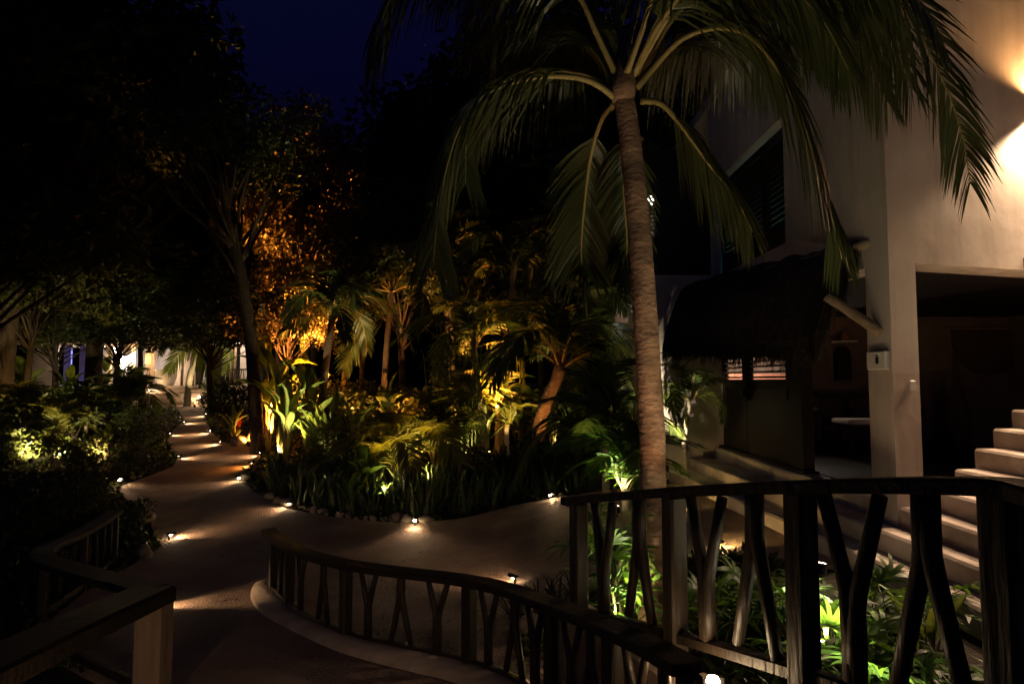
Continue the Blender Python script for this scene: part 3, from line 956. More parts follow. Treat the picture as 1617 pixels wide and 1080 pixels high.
for k in range(9):
    x = hx(200) + k * .05
    part(house, 'bamboo_cane', MB().tube([(x, HY + 1.5, ZT + .1), (x + .03 * math.sin(k), HY + 1.5, ZT + 2.3)], .024, 6), M['log'], True)
for px in (273, 291, 352, 358): part(house, 'column', MB().tube([(hx(px), HY + .8, ZT), (hx(px) + .05, HY + .8, ZT + 2.5)], .06, 8), M['log'], True)
# thatched roof with an overhang
m_ = MB()
x0, x1 = hx(10), hx(405)
zr = ZT + 2.15
m_.add([(x0, HY - .4, zr), (x1, HY - .4, zr), (x1 - 1.6, HY + 3.2, zr + 2.6), (x0 + 1.6, HY + 3.2, zr + 2.6), (x0, HY + 7, zr), (x1, HY + 7, zr),
        (x0, HY - .4, zr - .25), (x1, HY - .4, zr - .25), (x1, HY + 7, zr - .25), (x0, HY + 7, zr - .25)],
       [(0, 1, 2, 3), (5, 4, 3, 2), (1, 5, 2), (4, 0, 3), (0, 6, 7, 1), (1, 7, 8, 5), (5, 8, 9, 4), (4, 9, 6, 0), (6, 9, 8, 7)])
part(house, 'thatched_roof', m_, M['thatch'])
for k in range(14):
    x = x0 + .5 + k * (x1 - x0 - 1) / 13
    part(house, 'rafter', MB().tube([(x, HY - .35, zr - .30), (x, HY + 3, zr - .29)], .035, 6), M['log'], True)
for k in range(5):
    wallp('step', hx(228), hx(332), HY - .35 * (k + 1) + .06, HY - .35 * k + .06 + .05, ZT - 1.4, ZT - .165 * (k + 1) + .0, 'stepm')
def far_balustrade(a, b, y, label):
    t = empty('balustrade', ((a + b) / 2, y, ZT), label, 'railing')
    part(t, 'handrail', MB().box(((a + b) / 2, y, ZT + .72), (abs(b - a), .09, .06)), M['wood'])
    part(t, 'bottom_rail', MB().box(((a + b) / 2, y, ZT + .12), (abs(b - a), .05, .05)), M['wood'])
    n = max(3, int(abs(b - a) / .14))
    for k in range(n + 1):
        x = a + (b - a) * k / n
        if k % 5 == 0: part(t, 'post', MB().box((x, y, ZT + .35), (.07, .07, .70)), M['wood'])
        else: part(t, 'baluster', MB().tube([(x - .04 * (-1) ** k, y, ZT + .12), (x + .04 * (-1) ** k, y, ZT + .70)], .02, 6), M['wood'])
far_balustrade(hx(186), hx(232), HY + .25, 'branch balustrade in front of the bright lantern of the far house')
far_balustrade(hx(346), hx(392), HY + .25, 'branch balustrade at the right end of the far house terrace')
PT = at(262, 611, HY + .35)
PT.z = ZT
pot = empty('planter_pot', PT, 'big rounded pale pot on the far house terrace', 'pot')
part(pot, 'bowl', MB().lathe([(0, 0), (.26, 0), (.33, .08), (.42, .35), (.44, .55), (.43, .66), (.46, .70), (.43, .72), (.39, .68), (.38, .6), (.0, .58)], 24, PT), M['ceramic'], True)
part(pot, 'soil', MB().lathe([(0, .62), (.38, .62)], 20, PT), M['soil'])
lt = at(194, 573, HY + .75)
lan = empty('lantern', (lt.x, lt.y, ZT), 'bright white lantern hanging at the far house porch', 'lantern')
part(lan, 'glass', MB().box(lt, (.30, .2, .62), bev=.03), M['lantern'])
part(lan, 'cap', MB().lathe([(.22, 0), (.12, .07), (.03, .12), (0, .13)], 10, lt + Vector((0, 0, .32))), M['metal'])
part(lan, 'cord', MB().tube([lt + Vector((0, 0, .44)), Vector((lt.x, lt.y, zr - .26))], .01, 5), M['metal'])
lamp(lan, 'POINT', lt + Vector((.1, -.35, 0)), 45, (1.0, .72, .40), rad=.15)
lamp(lan, 'POINT', lt + Vector((.3, .5, .2)), 40, (1.0, .66, .30), rad=.15)
l2 = Vector((hx(120), HY + 3.0, ZT + 1.7))
lan2 = empty('lantern', (l2.x, l2.y, ZT), 'cool white lamp in the blue curtained room of the far house', 'lantern')
part(lan2, 'glass', MB().lathe([(0, -.2), (.2, -.12), (.25, 0), (.2, .12), (0, .2)], 12, l2), M['lantern'], True)
part(lan2, 'cord', MB().tube([l2 + Vector((0, 0, .2)), Vector((l2.x, l2.y, zr - .26))], .01, 5), M['metal'])
lamp(lan2, 'POINT', l2 + Vector((0, -.4, 0)), 90, (.80, .85, 1.0), rad=.2)
l3 = Vector((hx(372), HY + .3, ZT + 1.9))
lan3 = empty('lantern', (l3.x, l3.y, ZT), 'small lantern under the right eave of the far house', 'lantern')
part(lan3, 'glass', MB().lathe([(0, -.1), (.08, -.08), (.1, 0), (.08, .08), (0, .1)], 10, l3), M['lantern'], True)
part(lan3, 'cord', MB().tube([l3 + Vector((0, 0, .1)), Vector((l3.x, l3.y, zr - .26))], .01, 5), M['metal'])
lamp(lan3, 'POINT', l3 + Vector((-.2, -.3, -.2)), 14, (1.0, .78, .6), rad=.1)
def step_light(px, py, Y, e, label):
    p = at(px, py, Y)
    t = empty('step_light', p, label, 'step light')
    part(t, 'lens', MB().lathe([(0, -.05), (.04, -.03), (.05, 0), (.04, .03), (0, .05)], 10, p), M['warm'], True)
    part(t, 'stake', MB().tube([Vector((p.x, p.y, p.z - .45)), Vector((p.x, p.y, p.z - .04))], .02, 6), M['metal'])
    lamp(t, 'POINT', p + Vector((0, -.15, .05)), e, WARM, rad=.05)
step_light(235, 617, HY - .5, 7, 'step light at the left of the far house steps')
step_light(314, 627, HY - 1.2, 9, 'step light at the right of the far house steps')

# ------------------------------------------------------------------ plants: builders
UP = Vector((0, 0, 1))

def frond_mb(rach, L, n, width, droop, fwd0=.55, fwd1=1.4, start=.14, side_hint=None, jit=.12, rr=(.022, .004), lift=.25):
    """rach: list of points of the midrib. Leaflets hang from both sides."""
    leaf, rib = MB(), MB()
    P = resample(rach, 40)
    rib.tube(P, [rr[0] + (rr[1] - rr[0]) * (i / 40) ** .7 for i in range(41)], 6)
    for i in range(n):
        t = start + (1 - start) * (i + .5) / n
        f = t * 40
        k = min(39, int(f))
        p = P[k].lerp(P[k + 1], f - k)
        T = (P[k + 1] - P[k]).normalized()
        S = T.cross(UP)
        if side_hint is not None: S = S + Vector(side_hint) * .6
        S = (S - T * S.dot(T))
        if S.length < .05: S = Vector((1, 0, 0))
        S.normalize()
        N = S.cross(T)
        if N.z < 0: N = -N
        prof = (math.sin(math.pi * min(1, .12 + .80 * t)) ** .7)
        for sg in (-1, 1):
            l = L * prof * rnd.uniform(1 - jit, 1 + jit)
            fw_ = fwd0 + (fwd1 - fwd0) * t
            d = (S * sg + T * fw_ + N * lift * (1 - t) + Vector((rnd.uniform(-.1, .1), rnd.uniform(-.1, .1), rnd.uniform(-.1, .1)))).normalized()
            q = p.copy()
            pts_ = [q]
            segs = 4
            dr = droop * rnd.uniform(.7, 1.3)
            for s_ in range(segs):
                d2 = (d + Vector((0, 0, -dr * (s_ + .6) / segs))).normalized()
                q = q + d2 * (l / segs)
                pts_.append(q)
            ww = width * (.6 + .4 * prof)
            wd = (T - d * T.dot(d))
            wd = wd.normalized() if wd.length > 1e-3 else N
            tw = rnd.uniform(-.5, .5)
            wd = (wd * math.cos(tw) + N * math.sin(tw))
            pr = (.55, 1.0, .9, .6, .04)
            V = []
            for a, w_ in zip(pts_, pr): V += [a - wd * ww * w_ * .5, a + wd * ww * w_ * .5]
            leaf.add(V, [(2 * j, 2 * j + 1, 2 * j + 3, 2 * j + 2) for j in range(segs)])
    return leaf, rib

def proto_frond(name, L, leafL, n, w, droop, bend, m, **kw):
    """midrib from the origin along +X, rising then drooping"""
    r_ = crom([(0, 0, 0), (.25 * L, 0, .16 * L * bend[0]), (.52 * L, 0, .22 * L * bend[0]), (.78 * L, .01 * L, (.20 * bend[0] - .12 * bend[1]) * L), (L, .02 * L, (.14 * bend[0] - .38 * bend[1]) * L)], 8)
    a, b = frond_mb(r_, leafL, n, w, droop, **kw)
    return a.mesh(name), b.mesh(name + '_midrib')

def add_frond(th, proto, az, pitch, s, loc, m, roll=0.0):
    o = link('frond', proto[0], m, th)
    o.location = loc
    o.rotation_euler = (Matrix.Rotation(az, 3, 'Z') @ Matrix.Rotation(-pitch, 3, 'Y') @ Matrix.Rotation(roll, 3, 'X')).to_euler()
    o.scale = (s, s, s)
    link('midrib', proto[1], M['petiole'], o)
    return o

PF_PALM = [proto_frond('frond_mesh', 1.0, .36, 34, .030, .9, (1.2, 1.1), None, rr=(.014, .003)) for _ in range(3)]
PF_ARECA = [proto_frond('areca_frond_mesh', 1.0, .30, 30, .026, .6, (1.0, 1.3), None, rr=(.010, .002), lift=.5) for _ in range(3)]
PF_FERN = [proto_frond('fern_frond_mesh', 1.0, .16, 40, .030, .3, (1.2, 1.2), None, rr=(.008, .002), start=.08) for _ in range(2)]

def ringed_trunk(path_pts, r0, r1, ring=.075, amp=.05, n=16, flare=.35):
    P = resample(path_pts, max(8, int(sum((b - a).length for a, b in zip(path_pts, path_pts[1:])) / (ring / 3))))
    N = len(P) - 1
    rad = []
    for i in range(N + 1):
        t = i / N
        r = r0 + (r1 - r0) * t
        r *= 1 + flare * math.exp(-t * 14)
        r *= 1 + amp * (.6 if i % 3 == 0 else (-.25 if i % 3 == 1 else .1)) + .03 * noise.noise(P[i] * 4)
        rad.append(r)
    return MB().tube(P, rad, n)

def palm(label, loc, h, r, fr_n, L, m, protos, lean=(0, 0), pitch=(15, 75), group=None, name='palm', tm='palebark', az0=0.0):
    loc = Vector(loc)
    th = empty(name, loc, label, 'palm', group)
    top = loc + Vector((lean[0], lean[1], h))
    if h > .25:
        tp = crom([loc + Vector((0, 0, -.1)), loc + Vector((lean[0] * .2, lean[1] * .2, h * .5)), top], 10)
        part(th, 'trunk', ringed_trunk(tp, r, r * .75, ring=.12, amp=.10, n=10), M[tm], True)
    for k in range(fr_n):
        az = az0 + k * 2.399963 + rnd.uniform(-.25, .25)
        t = k / max(1, fr_n - 1)
        pt = R(pitch[1] + (pitch[0] - pitch[1]) * t + rnd.uniform(-7, 7))
        add_frond(th, protos[k % len(protos)], az, pt, L * rnd.uniform(.8, 1.1), Vector((lean[0], lean[1], h)) + Vector((rnd.uniform(-.04, .04), rnd.uniform(-.04, .04), -.05)), m, rnd.uniform(-.5, .5))
    return th

def blade_mesh(name, L, w, curve, m_rows=6, fold=.25, tear=False):
    """broad leaf along +X with a folded midrib and a curved tip"""
    m = MB()
    for i in range(m_rows + 1):
        t = i / m_rows
        ww = w * (math.sin(math.pi * (.06 + .92 * t)) ** .75)
        if i == m_rows: ww = w * .04
        x = L * (t - .12 * curve * t * t)
        z = L * (.25 * t - .55 * curve * t * t)
        for a in (-1, -.5, 0, .5, 1):
            m.v.append(Vector((x + rnd.uniform(-.01, .01) * L, a * ww / 2, z + abs(a) * ww * fold + rnd.uniform(-.012, .012) * L)))
    for i in range(m_rows):
        for k in range(4):
            m.f.append((i * 5 + k, i * 5 + k + 1, i * 5 + 6 + k, i * 5 + 5 + k))
    m.tube([(-.35 * L, 0, -.16 * L), (0, 0, 0), (L * .5, 0, L * (.125 - .1375 * curve))], [.018 * L, .013 * L, .006 * L], 5)
    return m.mesh(name, (0, 0, 0), True)

BLADES = [blade_mesh('broad_leaf_mesh', 1.0, .34, c, 8) for c in (.5, .9, 1.3)]
PADDLES = [blade_mesh('paddle_leaf_mesh', 1.0, .20, c, 7) for c in (.2, .5, .9)]

def broad_plant(label, loc, n, L, h, m, meshes, name='broadleaf_plant', group=None, pitch=(35, 80), rz=0.0):
    loc = Vector(loc)
    th = empty(name, loc, label, 'plant', group)
    st = MB()
    spots = []
    for k in range(n):
        az = k * 2.4 + rz + rnd.uniform(-.3, .3)
        hh = h * rnd.uniform(.35, 1.0)
        off = Vector((math.cos(az), math.sin(az), 0)) * rnd.uniform(.05, .22) * L
        q = off + Vector((0, 0, hh))
        st.tube([Vector((off.x * .2, off.y * .2, -.05)), Vector((off.x * .5, off.y * .5, hh * .6)), q], [.02 * L + .008, .016 * L + .006, .010 * L], 6)
        spots.append((q, az))
    link('stem', st.mesh('stem', (0, 0, 0), True), M['petiole'], th)
    for k, (q, az) in enumerate(spots):
        o = link('leaf', meshes[k % len(meshes)], m, th)
        s = L * rnd.uniform(.7, 1.15)
        o.scale = (s, s * rnd.uniform(.85, 1.15), s)
        o.location = q
        o.rotation_euler = (rnd.uniform(-.5, .5), -R(rnd.uniform(*pitch)), az)
    return th

def sword_mesh(name, n, h, w, spread):
    m = MB()
    for k in range(n):
        az = rnd.uniform(0, 6.28)
        b = Vector((math.cos(az), math.sin(az), 0)) * rnd.uniform(.01, .10)
        out = Vector((math.cos(az), math.sin(az), 0)) * rnd.uniform(.02, spread)
        hh = h * rnd.uniform(.55, 1.1)
        tw0 = rnd.uniform(0, 6.28); tw1 = tw0 + rnd.uniform(-.9, .9)
        V = []
        bend = rnd.uniform(-.06, .06)
        for i in range(6):
            t = i / 5
            p = b + out * t * t * (1 + hh) + Vector((bend * math.sin(t * 4), 0, hh * t))
            a = tw0 + (tw1 - tw0) * t
            ww = w * rnd.uniform(.9, 1.1) * (.75, 1, 1.05, .95, .65, .03)[i] / 2
            s = Vector((math.cos(a), math.sin(a), 0)) * ww
            V += [p - s, p + s]
        m.add(V, [(2 * j, 2 * j + 1, 2 * j + 3, 2 * j + 2) for j in range(5)])
    return m.mesh(name, (0, 0, 0), True)

def grassy_mesh(name, n, L, w, up=.9):
    """arching strap leaves"""
    m = MB()
    for k in range(n):
        az = rnd.uniform(0, 6.28)
        d = Vector((math.cos(az), math.sin(az), rnd.uniform(up * .7, up * 1.8))).normalized()
        l = L * rnd.uniform(.6, 1.1)
        q = Vector((math.cos(az), math.sin(az), 0)) * .03
        S = Vector((-math.sin(az), math.cos(az), 0))
        V = []
        for i in range(7):
            t = i / 6
            ww = w * (.7, 1, 1, .9, .7, .45, .03)[i] / 2
            V += [q - S * ww, q + S * ww]
            d = (d + Vector((0, 0, -.26 * (i + .5) / 3))).normalized()
            q = q + d * l / 6
        m.add(V, [(2 * j, 2 * j + 1, 2 * j + 3, 2 * j + 2) for j in range(6)])
    return m.mesh(name, (0, 0, 0), True)

def fan_mesh(name, n, L, w, arc=4.2):
    """palmate leaf: petiole along +X, fingers fanning out at its end"""
    m = MB()
    m.tube([(0, 0, 0), (.35 * L, 0, .10 * L), (.7 * L, 0, .12 * L)], [.012 * L, .010 * L, .008 * L], 5)
    c = Vector((.7 * L, 0, .12 * L))
    for k in range(n):
        a = -arc / 2 + arc * (k + .5) / n + rnd.uniform(-.06, .06)
        d = Vector((math.cos(a), math.sin(a), .15 + rnd.uniform(-.15, .15))).normalized()
        S = Vector((-math.sin(a), math.cos(a), rnd.uniform(-.4, .4))).normalized()
        l = L * rnd.uniform(.62, .85) * (1 - .25 * abs(a) / arc * 2)
        q = c.copy()
        V = []
        for i in range(5):
            ww = w * (.35, 1, .95, .7, .12)[i] / 2
            V += [q - S * ww, q + S * ww]
            d = (d + Vector((0, 0, -.16 * i))).normalized()
            q = q + d * l / 4
        m.add(V, [(2 * j, 2 * j + 1, 2 * j + 3, 2 * j + 2) for j in range(4)])
    return m.mesh(name, (0, 0, 0), True)
FANS = [fan_mesh('fan_leaf_mesh', n_, .42, .042) for n_ in (7, 8, 9)]
BIGFANS = [fan_mesh('big_fan_leaf_mesh', n_, .75, .045, 5.4) for n_ in (18, 22)]

def lady_palm(label, loc, canes, h, per, spread, m=None, scale=1.0, name='lady_palm', meshes=None, group=None):
    loc = Vector(loc)
    th = empty(name, loc, label, 'palm', group)
    for c in range(canes):
        a = rnd.uniform(0, 6.28); d_ = spread * math.sqrt(rnd.random())
        b = Vector((math.cos(a) * d_, math.sin(a) * d_, -.05))
        hh = h * rnd.uniform(.5, 1.05)
        tp = b + Vector((rnd.uniform(-.12, .12), rnd.uniform(-.12, .12), hh + .05))
        link('cane', MB().tube([b, b.lerp(tp, .5) + Vector((.01, .01, 0)), tp], [.014, .013, .011], 6).mesh('cane', (0, 0, 0), True), M['bamboo'], th)
        for k in range(per):
            t = .3 + .7 * (k + .5) / per
            o = link('leaf', (meshes or FANS)[rnd.randrange(len(meshes or FANS))], m or M['rhapis'], th)
            s = scale * rnd.uniform(.75, 1.15)
            o.scale = (s, s, s)
            o.location = b.lerp(tp, t)
            o.rotation_euler = (rnd.uniform(-.4, .4), -R(rnd.uniform(0, 55) * t + 5), rnd.uniform(0, 6.28))
    return th

def leaves_into(m, c, rad, n, l, w, squash=.8, shell=.35):
    for _ in range(n):
        d = Vector((rnd.gauss(0, 1), rnd.gauss(0, 1), rnd.gauss(0, 1))).normalized()
        r_ = rad * (shell + (1 - shell) * rnd.random() ** .6)
        p = c + Vector((d.x * r_, d.y * r_, d.z * r_ * squash))
        a = Vector((rnd.gauss(0, 1), rnd.gauss(0, 1), rnd.gauss(-.3, .7))).normalized()
        s = a.cross(Vector((rnd.gauss(0, 1), rnd.gauss(0, 1), rnd.gauss(0, 1)))).normalized()
        nn = s.cross(a) * .12
        ll = l * rnd.uniform(.6, 1.3); ww = w * rnd.uniform(.7, 1.2)
        m.add([p, p + a * ll * .45 + s * ww * .5 + nn * ll, p + a * ll, p + a * ll * .45 - s * ww * .5 + nn * ll], [(0, 1, 2, 3)])

def tree_meshes(name, h, r, crown_h, clumps, per, ll, lw, crad, tr, lean=(0, 0), flat=.8):
    """returns trunk mesh and crown mesh, base at the origin"""
    T, C = MB(), MB()
    top = Vector((lean[0], lean[1], h))
    tp = crom([Vector((0, 0, -.2)), Vector((lean[0] * .25 + rnd.uniform(-.05, .05), lean[1] * .25, h * .4)), Vector((lean[0] * .6, lean[1] * .6 + rnd.uniform(-.05, .05), h * .75)), top], 6)
    T.tube(tp, [tr * (1.25 if i == 0 else 1 - .45 * i / 18) for i in range(len(tp))], 9)
    for k in range(clumps):
        a = k * 2.4 + rnd.uniform(-.3, .3)
        q = r * math.sqrt((k + .5) / clumps)
        c = top + Vector((math.cos(a) * q, math.sin(a) * q, crown_h * (.15 + .75 * rnd.random()) * (1 - .5 * (q / r) ** 2) - crown_h * .12 * (q / r)))
        s = tp[rnd.randrange(len(tp) // 2, len(tp))]
        mid = s.lerp(c, .5) + Vector((rnd.uniform(-.2, .2), rnd.uniform(-.2, .2), -.1)) * r * .2
        T.tube([s, mid, c], [tr * .32, tr * .2, tr * .07], 5)
        leaves_into(C, c, crad * rnd.uniform(.7, 1.25), per, ll, lw, flat)
    return T.mesh(name + '_trunk', (0, 0, 0), True), C.mesh(name + '_crown')

def tree(name, label, loc, meshes, s=1.0, rz=0.0, m='darktree', group=None, tm='bark', sz=None):
    th = empty(name, loc, label, 'tree', group, rz)
    th.scale = (s, s, sz or s)
    link('trunk', meshes[0], M[tm], th)
    link('crown', meshes[1], M[m], th)
    return th

def bush_mesh(name, r, h, n, ll, lw, clumps=7):
    C, T = MB(), MB()
    for k in range(clumps):
        a = k * 2.4; q = r * .75 * math.sqrt((k + .5) / clumps)
        c = Vector((math.cos(a) * q, math.sin(a) * q, h * rnd.uniform(.35, .85)))
        T.tube([Vector((0, 0, -.05)), c * .5, c], [.02, .014, .006], 5)
        leaves_into(C, c, r * .5, n // clumps, ll, lw, .9, .2)
    return T.mesh(name + '_stem'), C.mesh(name + '_foliage')

def shrub(label, loc, meshes, s, m, group=None, rz=0.0, name='shrub'):
    th = empty(name, loc, label, 'shrub', group, rz)
    th.scale = (s, s, s)
    link('stem', meshes[0], M['bark'], th)
    link('foliage', meshes[1], M[m], th)
    return th

def uplight(pos, target, energy, color, label, cone=70, blend=.7, lens='warm', vis=True):
    p = Vector(pos)
    t = empty('uplight', p, label, 'uplight')
    d = (Vector(target) - p).normalized()
    part(t, 'housing', MB().tube([p - d * .01, p + d * .09], .045, 10), M['metal'])
    part(t, 'lens', MB().tube([p + d * .088, p + d * .094], .034, 10), M[lens])
    part(t, 'stake', MB().tube([p + Vector((0, 0, -.12)), p], .012, 6), M['metal'])
    lamp(t, 'SPOT', p + d * .13, energy, color, target, cone, blend, .03)
    return t

# ------------------------------------------------------------------ plants: placement
def gl(px, Y, dz=0.0):
    X = (px - 808.5) / 1000 * Y * 1.0
    return Vector((X, Y, zg(X, Y) - .04 + dz))

# --- coconut palm in front
CB = Vector((1.11, 5.0, zg(1.11, 5.0) - .15))
coco = empty('coconut_palm', CB, 'tall coconut palm with ringed trunk rising behind the upper railing', 'palm')
tp = crom([CB + Vector((-.02, 0, -.2))] + [at(x, y, 5.0) for x, y in ((1031, 900), (1030, 700), (1025, 600), (1019, 500), (1012, 400), (1003, 300), (992, 200), (984, 150))], 8)
part(coco, 'trunk', ringed_trunk(tp, .112, .084, ring=.085, amp=.03, n=22, flare=.25), M['trunk'], True)
HUB = at(984, 140, 5.0)
part(coco, 'crown_shaft', MB().tube([HUB + Vector((0, 0, -.12)), HUB + Vector((0, 0, .02)), HUB + Vector((.01, 0, .22)), HUB + Vector((.02, 0, .5))], [.088, .10, .075, .03], 14), M['trunk'], True)
CF_ = [  # midrib control points (px, py, depth), leaflet length, droop
    ([(978, 130, 5.0), (945, 60, 4.9), (905, -20, 4.8), (830, -90, 4.7), (720, -95, 4.6), (640, -40, 4.5), (600, 40, 4.5), (585, 120, 4.5)], .80, 2.2),
    ([(972, 155, 5.0), (935, 130, 4.9), (890, 121, 4.8), (830, 126, 4.7), (765, 150, 4.6), (722, 210, 4.6), (695, 310, 4.6), (684, 415, 4.65)], .85, 1.5),
    ([(975, 150, 5.0), (925, 118, 5.3), (850, 112, 5.6), (780, 140, 5.8), (740, 205, 5.9), (735, 290, 6.0)], .9, 2.2),
    ([(970, 165, 5.05), (950, 190, 5.3), (932, 250, 5.5), (922, 330, 5.6), (918, 400, 5.7), (925, 470, 5.7)], .62, .8),
    ([(990, 165, 5.1), (985, 220, 5.4), (985, 300, 5.6), (990, 380, 5.7), (985, 450, 5.7)], .5, .9),
    ([(1012, 160, 4.95), (1045, 165, 4.9), (1080, 205, 4.9), (1120, 260, 4.9), (1160, 310, 4.9), (1188, 365, 4.9)], .70, 1.5),
    ([(1005, 140, 5.0), (1080, 60, 4.8), (1170, 50, 4.6), (1235, 120, 4.5), (1275, 210, 4.45), (1305, 310, 4.4), (1330, 410, 4.4)], .85, 1.5),
    ([(1000, 120, 5.0), (1060, 0, 4.8), (1180, -90, 4.6), (1320, -80, 4.4), (1430, 20, 4.3), (1490, 130, 4.25), (1520, 215, 4.25), (1532, 290, 4.25)], .80, .7),
    ([(1005, 130, 5.1), (1075, 20, 5.3), (1180, -20, 5.4), (1290, 10, 5.4), (1360, 80, 5.4), (1400, 160, 5.4)], .95, 1.8),
    ([(985, 110, 5.0), (1000, 40, 5.1), (1027, -40, 5.3), (1080, -130, 5.6), (1200, -140, 6.0), (1330, -60, 6.3)], .95, 2.0),
    ([(980, 110, 5.0), (978, 40, 5.2), (960, -60, 5.5), (880, -110, 5.9), (770, -80, 6.3), (690, 0, 6.5)], .95, 2.2),
    ([(990, 115, 4.9), (1010, 60, 4.7), (1045, -30, 4.4), (1130, -110, 4.0), (1260, -100, 3.7), (1370, -10, 3.5)], .80, 2.0),
    ([(1010, 130, 5.0), (1050, 85, 5.2), (1110, 60, 5.5), (1180, 70, 5.8), (1240, 130, 6.0)], .85, 1.9),
    ([(1000, 120, 5.0), (1040, 40, 4.6), (1110, -40, 4.2), (1200, -50, 3.9), (1290, 20, 3.8), (1340, 110, 3.8)], .75, 2.0),
    ([(1005, 120, 5.0), (1080, 10, 5.0), (1190, -50, 5.0), (1310, -40, 5.0), (1400, 50, 5.0), (1440, 140, 5.0)], .95, 1.6),
    ([(1000, 120, 5.0), (1090, -20, 4.4), (1220, -100, 4.0), (1340, -90, 3.7), (1430, -20, 3.5), (1480, 50, 3.4)], .80, 1.4),
    ([(1005, 125, 5.1), (1060, 50, 5.6), (1130, 20, 6.2), (1210, 40, 6.8), (1280, 110, 7.2)], .95, 2.0),
    ([(975, 120, 5.0), (930, 20, 5.5), (860, -30, 6.0), (780, -10, 6.4), (720, 70, 6.6)], .95, 2.2),
    ([(975, 140, 5.0), (940, 80, 5.2), (890, 40, 5.6), (820, 30, 6.0), (750, 70, 6.3)], .85, 2.2),
]
for rp_, L_, dr_ in CF_:
    a, b = frond_mb(crom([at(*q) for q in rp_], 8), L_, 96, .027, dr_, rr=(.030, .003), start=.22, lift=.05, jit=.15)
    f = part(coco, 'frond', a, M['coco'])
    part(f, 'midrib', b, M['petiole'], True)

# --- lady palms and strap plants in the bed behind the upper railing
lady_palm('bright lady palm lit green at the foot of the coconut trunk', (.80, 5.0, zg(.80, 5.0)), 6, .8, 5, .14, scale=.85)
lady_palm('lady palm between the coconut trunk and the second railing post', (1.50, 4.9, zg(1.5, 4.9)), 6, .26, 4, .22, scale=.85)
lady_palm('full lady palm in the middle of the railed bed', (1.95, 4.6, zg(1.95, 4.6)), 7, .26, 4, .30, scale=.85)
lady_palm('lady palm below the widest railing bay', (2.0, 3.7, zg(2.0, 3.7)), 7, .26, 4, .30, scale=.8)
lady_palm('lady palm near the lower steps of the villa', (2.75, 4.5, zg(2.75, 4.5)), 6, .22, 4, .28, scale=.8)
lady_palm('lady palm at the right corner of the railed bed', (2.5, 3.3, zg(2.5, 3.3)), 6, .22, 4, .28, scale=.75)
STRAP = [grassy_mesh('strap_mesh', 26, .75, .022), grassy_mesh('strap_mesh', 34, .55, .018), grassy_mesh('strap_mesh', 20, .9, .035)]
def strap(label, loc, i, s, m='rhapis', group=None):
    o = link('strap_plant', STRAP[i], M[m]); o.location = loc; o.scale = (s, s, s); o.rotation_euler = (0, 0, rnd.uniform(0, 6))
    return tag(o, label, 'plant', group)
for k, (x, y, i, s) in enumerate([(1.35, 3.5, 1, .8), (1.62, 3.0, 1, .8), (1.7, 4.0, 0, .7), (2.3, 3.9, 0, .7), (1.65, 4.4, 1, .7), (2.9, 3.7, 0, .65), (2.2, 2.9, 1, .8), (2.9, 5.3, 1, .8), (1.95, 3.4, 0, .75), (2.2, 4.3, 1, .9), (1.55, 3.6, 0, .6), (2.45, 3.5, 1, .9), (1.9, 5.1, 0, .7), (2.5, 4.9, 0, .7)]):
    strap('arching strap-leaved plant in the bed behind the upper railing', (x, y, zg(x, y) - .02), i, s, group='strap plants in the railed bed')
broad_plant('broad pale leaves standing in front of the lower villa steps', (2.55, 3.95, zg(2.55, 3.95)), 5, .42, .25, M['broad'], PADDLES)
for k, (px, Y, i, s) in enumerate([(815, 6.2, 0, .85), (850, 6.5, 0, .9), (880, 6.0, 2, .75), (905, 6.4, 0, .9), (860, 5.7, 1, .9), (930, 5.7, 0, .8), (830, 5.8, 1, .8)]):
    strap('dark arching strap plant left of the coconut palm', gl(px, Y), i, s, 'cover', 'dark strap plants beside the curved railing')

# --- snake plants
SW = [sword_mesh('snake_plant_mesh', 9, .75, .052, .18) for _ in range(6)]
def edge_y(px):
    E = [(400, 772), (425, 786), (452, 800), (520, 813), (600, 821), (655, 823), (720, 817), (800, 798), (868, 784), (985, 768)]
    for (a, b), (c, d) in zip(E, E[1:]):
        if a <= px <= c: return b + (d - b) * (px - a) / (c - a)
    return 768
k = 0
for row in range(6):
    n = (34, 32, 30, 28, 26, 24)[row]
    for i in range(n):
        px = 418 + (985 - 418) * (i + rnd.random()) / n
        py = edge_y(px) - 5 - row * 8 - rnd.uniform(0, 5)
        if py < 735 and px < 470: continue
        p = gp(px, py)
        o = link('snake_plant', SW[k % 6], M['snake'])
        s = rnd.uniform(.7, 1.15)
        o.scale = (s, s, s * rnd.uniform(.85, 1.15)); o.location = p + Vector((0, 0, -.03)); o.rotation_euler = (0, 0, rnd.uniform(0, 6.28))
        tag(o, 'upright snake plant with sword leaves in the bed along the path', 'snake plant', 'snake plants in the path bed')
        k += 1

# --- bed behind: golden areca, bananas, bamboo and palms
palm('golden feathery palm lit from below in the middle of the bed', gl(632, 12.6), .35, .05, 15, 1.85, M['areca'], PF_ARECA, pitch=(20, 80), tm='bamboo')
palm('second feathery palm just right of the golden one', gl(690, 13.2), .5, .05, 13, 2.0, M['areca'], PF_ARECA, pitch=(25, 82), tm='bamboo')
palm('small fern palm glowing yellow beyond the dark hedge', gl(800, 15.6), .9, .08, 14, 1.05, M['areca'], PF_FERN, pitch=(30, 85))
palm('grey green palm behind the glowing fern palm', gl(786, 17.0), 1.3, .08, 11, 1.3, M['frond'], PF_PALM, pitch=(10, 80))
palm('tall palm with amber fronds above the dark hedge', gl(795, 17.5), 5.0, .12, 14, 2.0, M['frond'], PF_PALM, lean=(.3, 0), pitch=(-35, 70))
palm('slender palm with drooping fronds left of the curved trunk', gl(760, 16.0), 2.9, .09, 10, 1.9, M['frond'], PF_PALM, lean=(-.2, .2), pitch=(-30, 60))
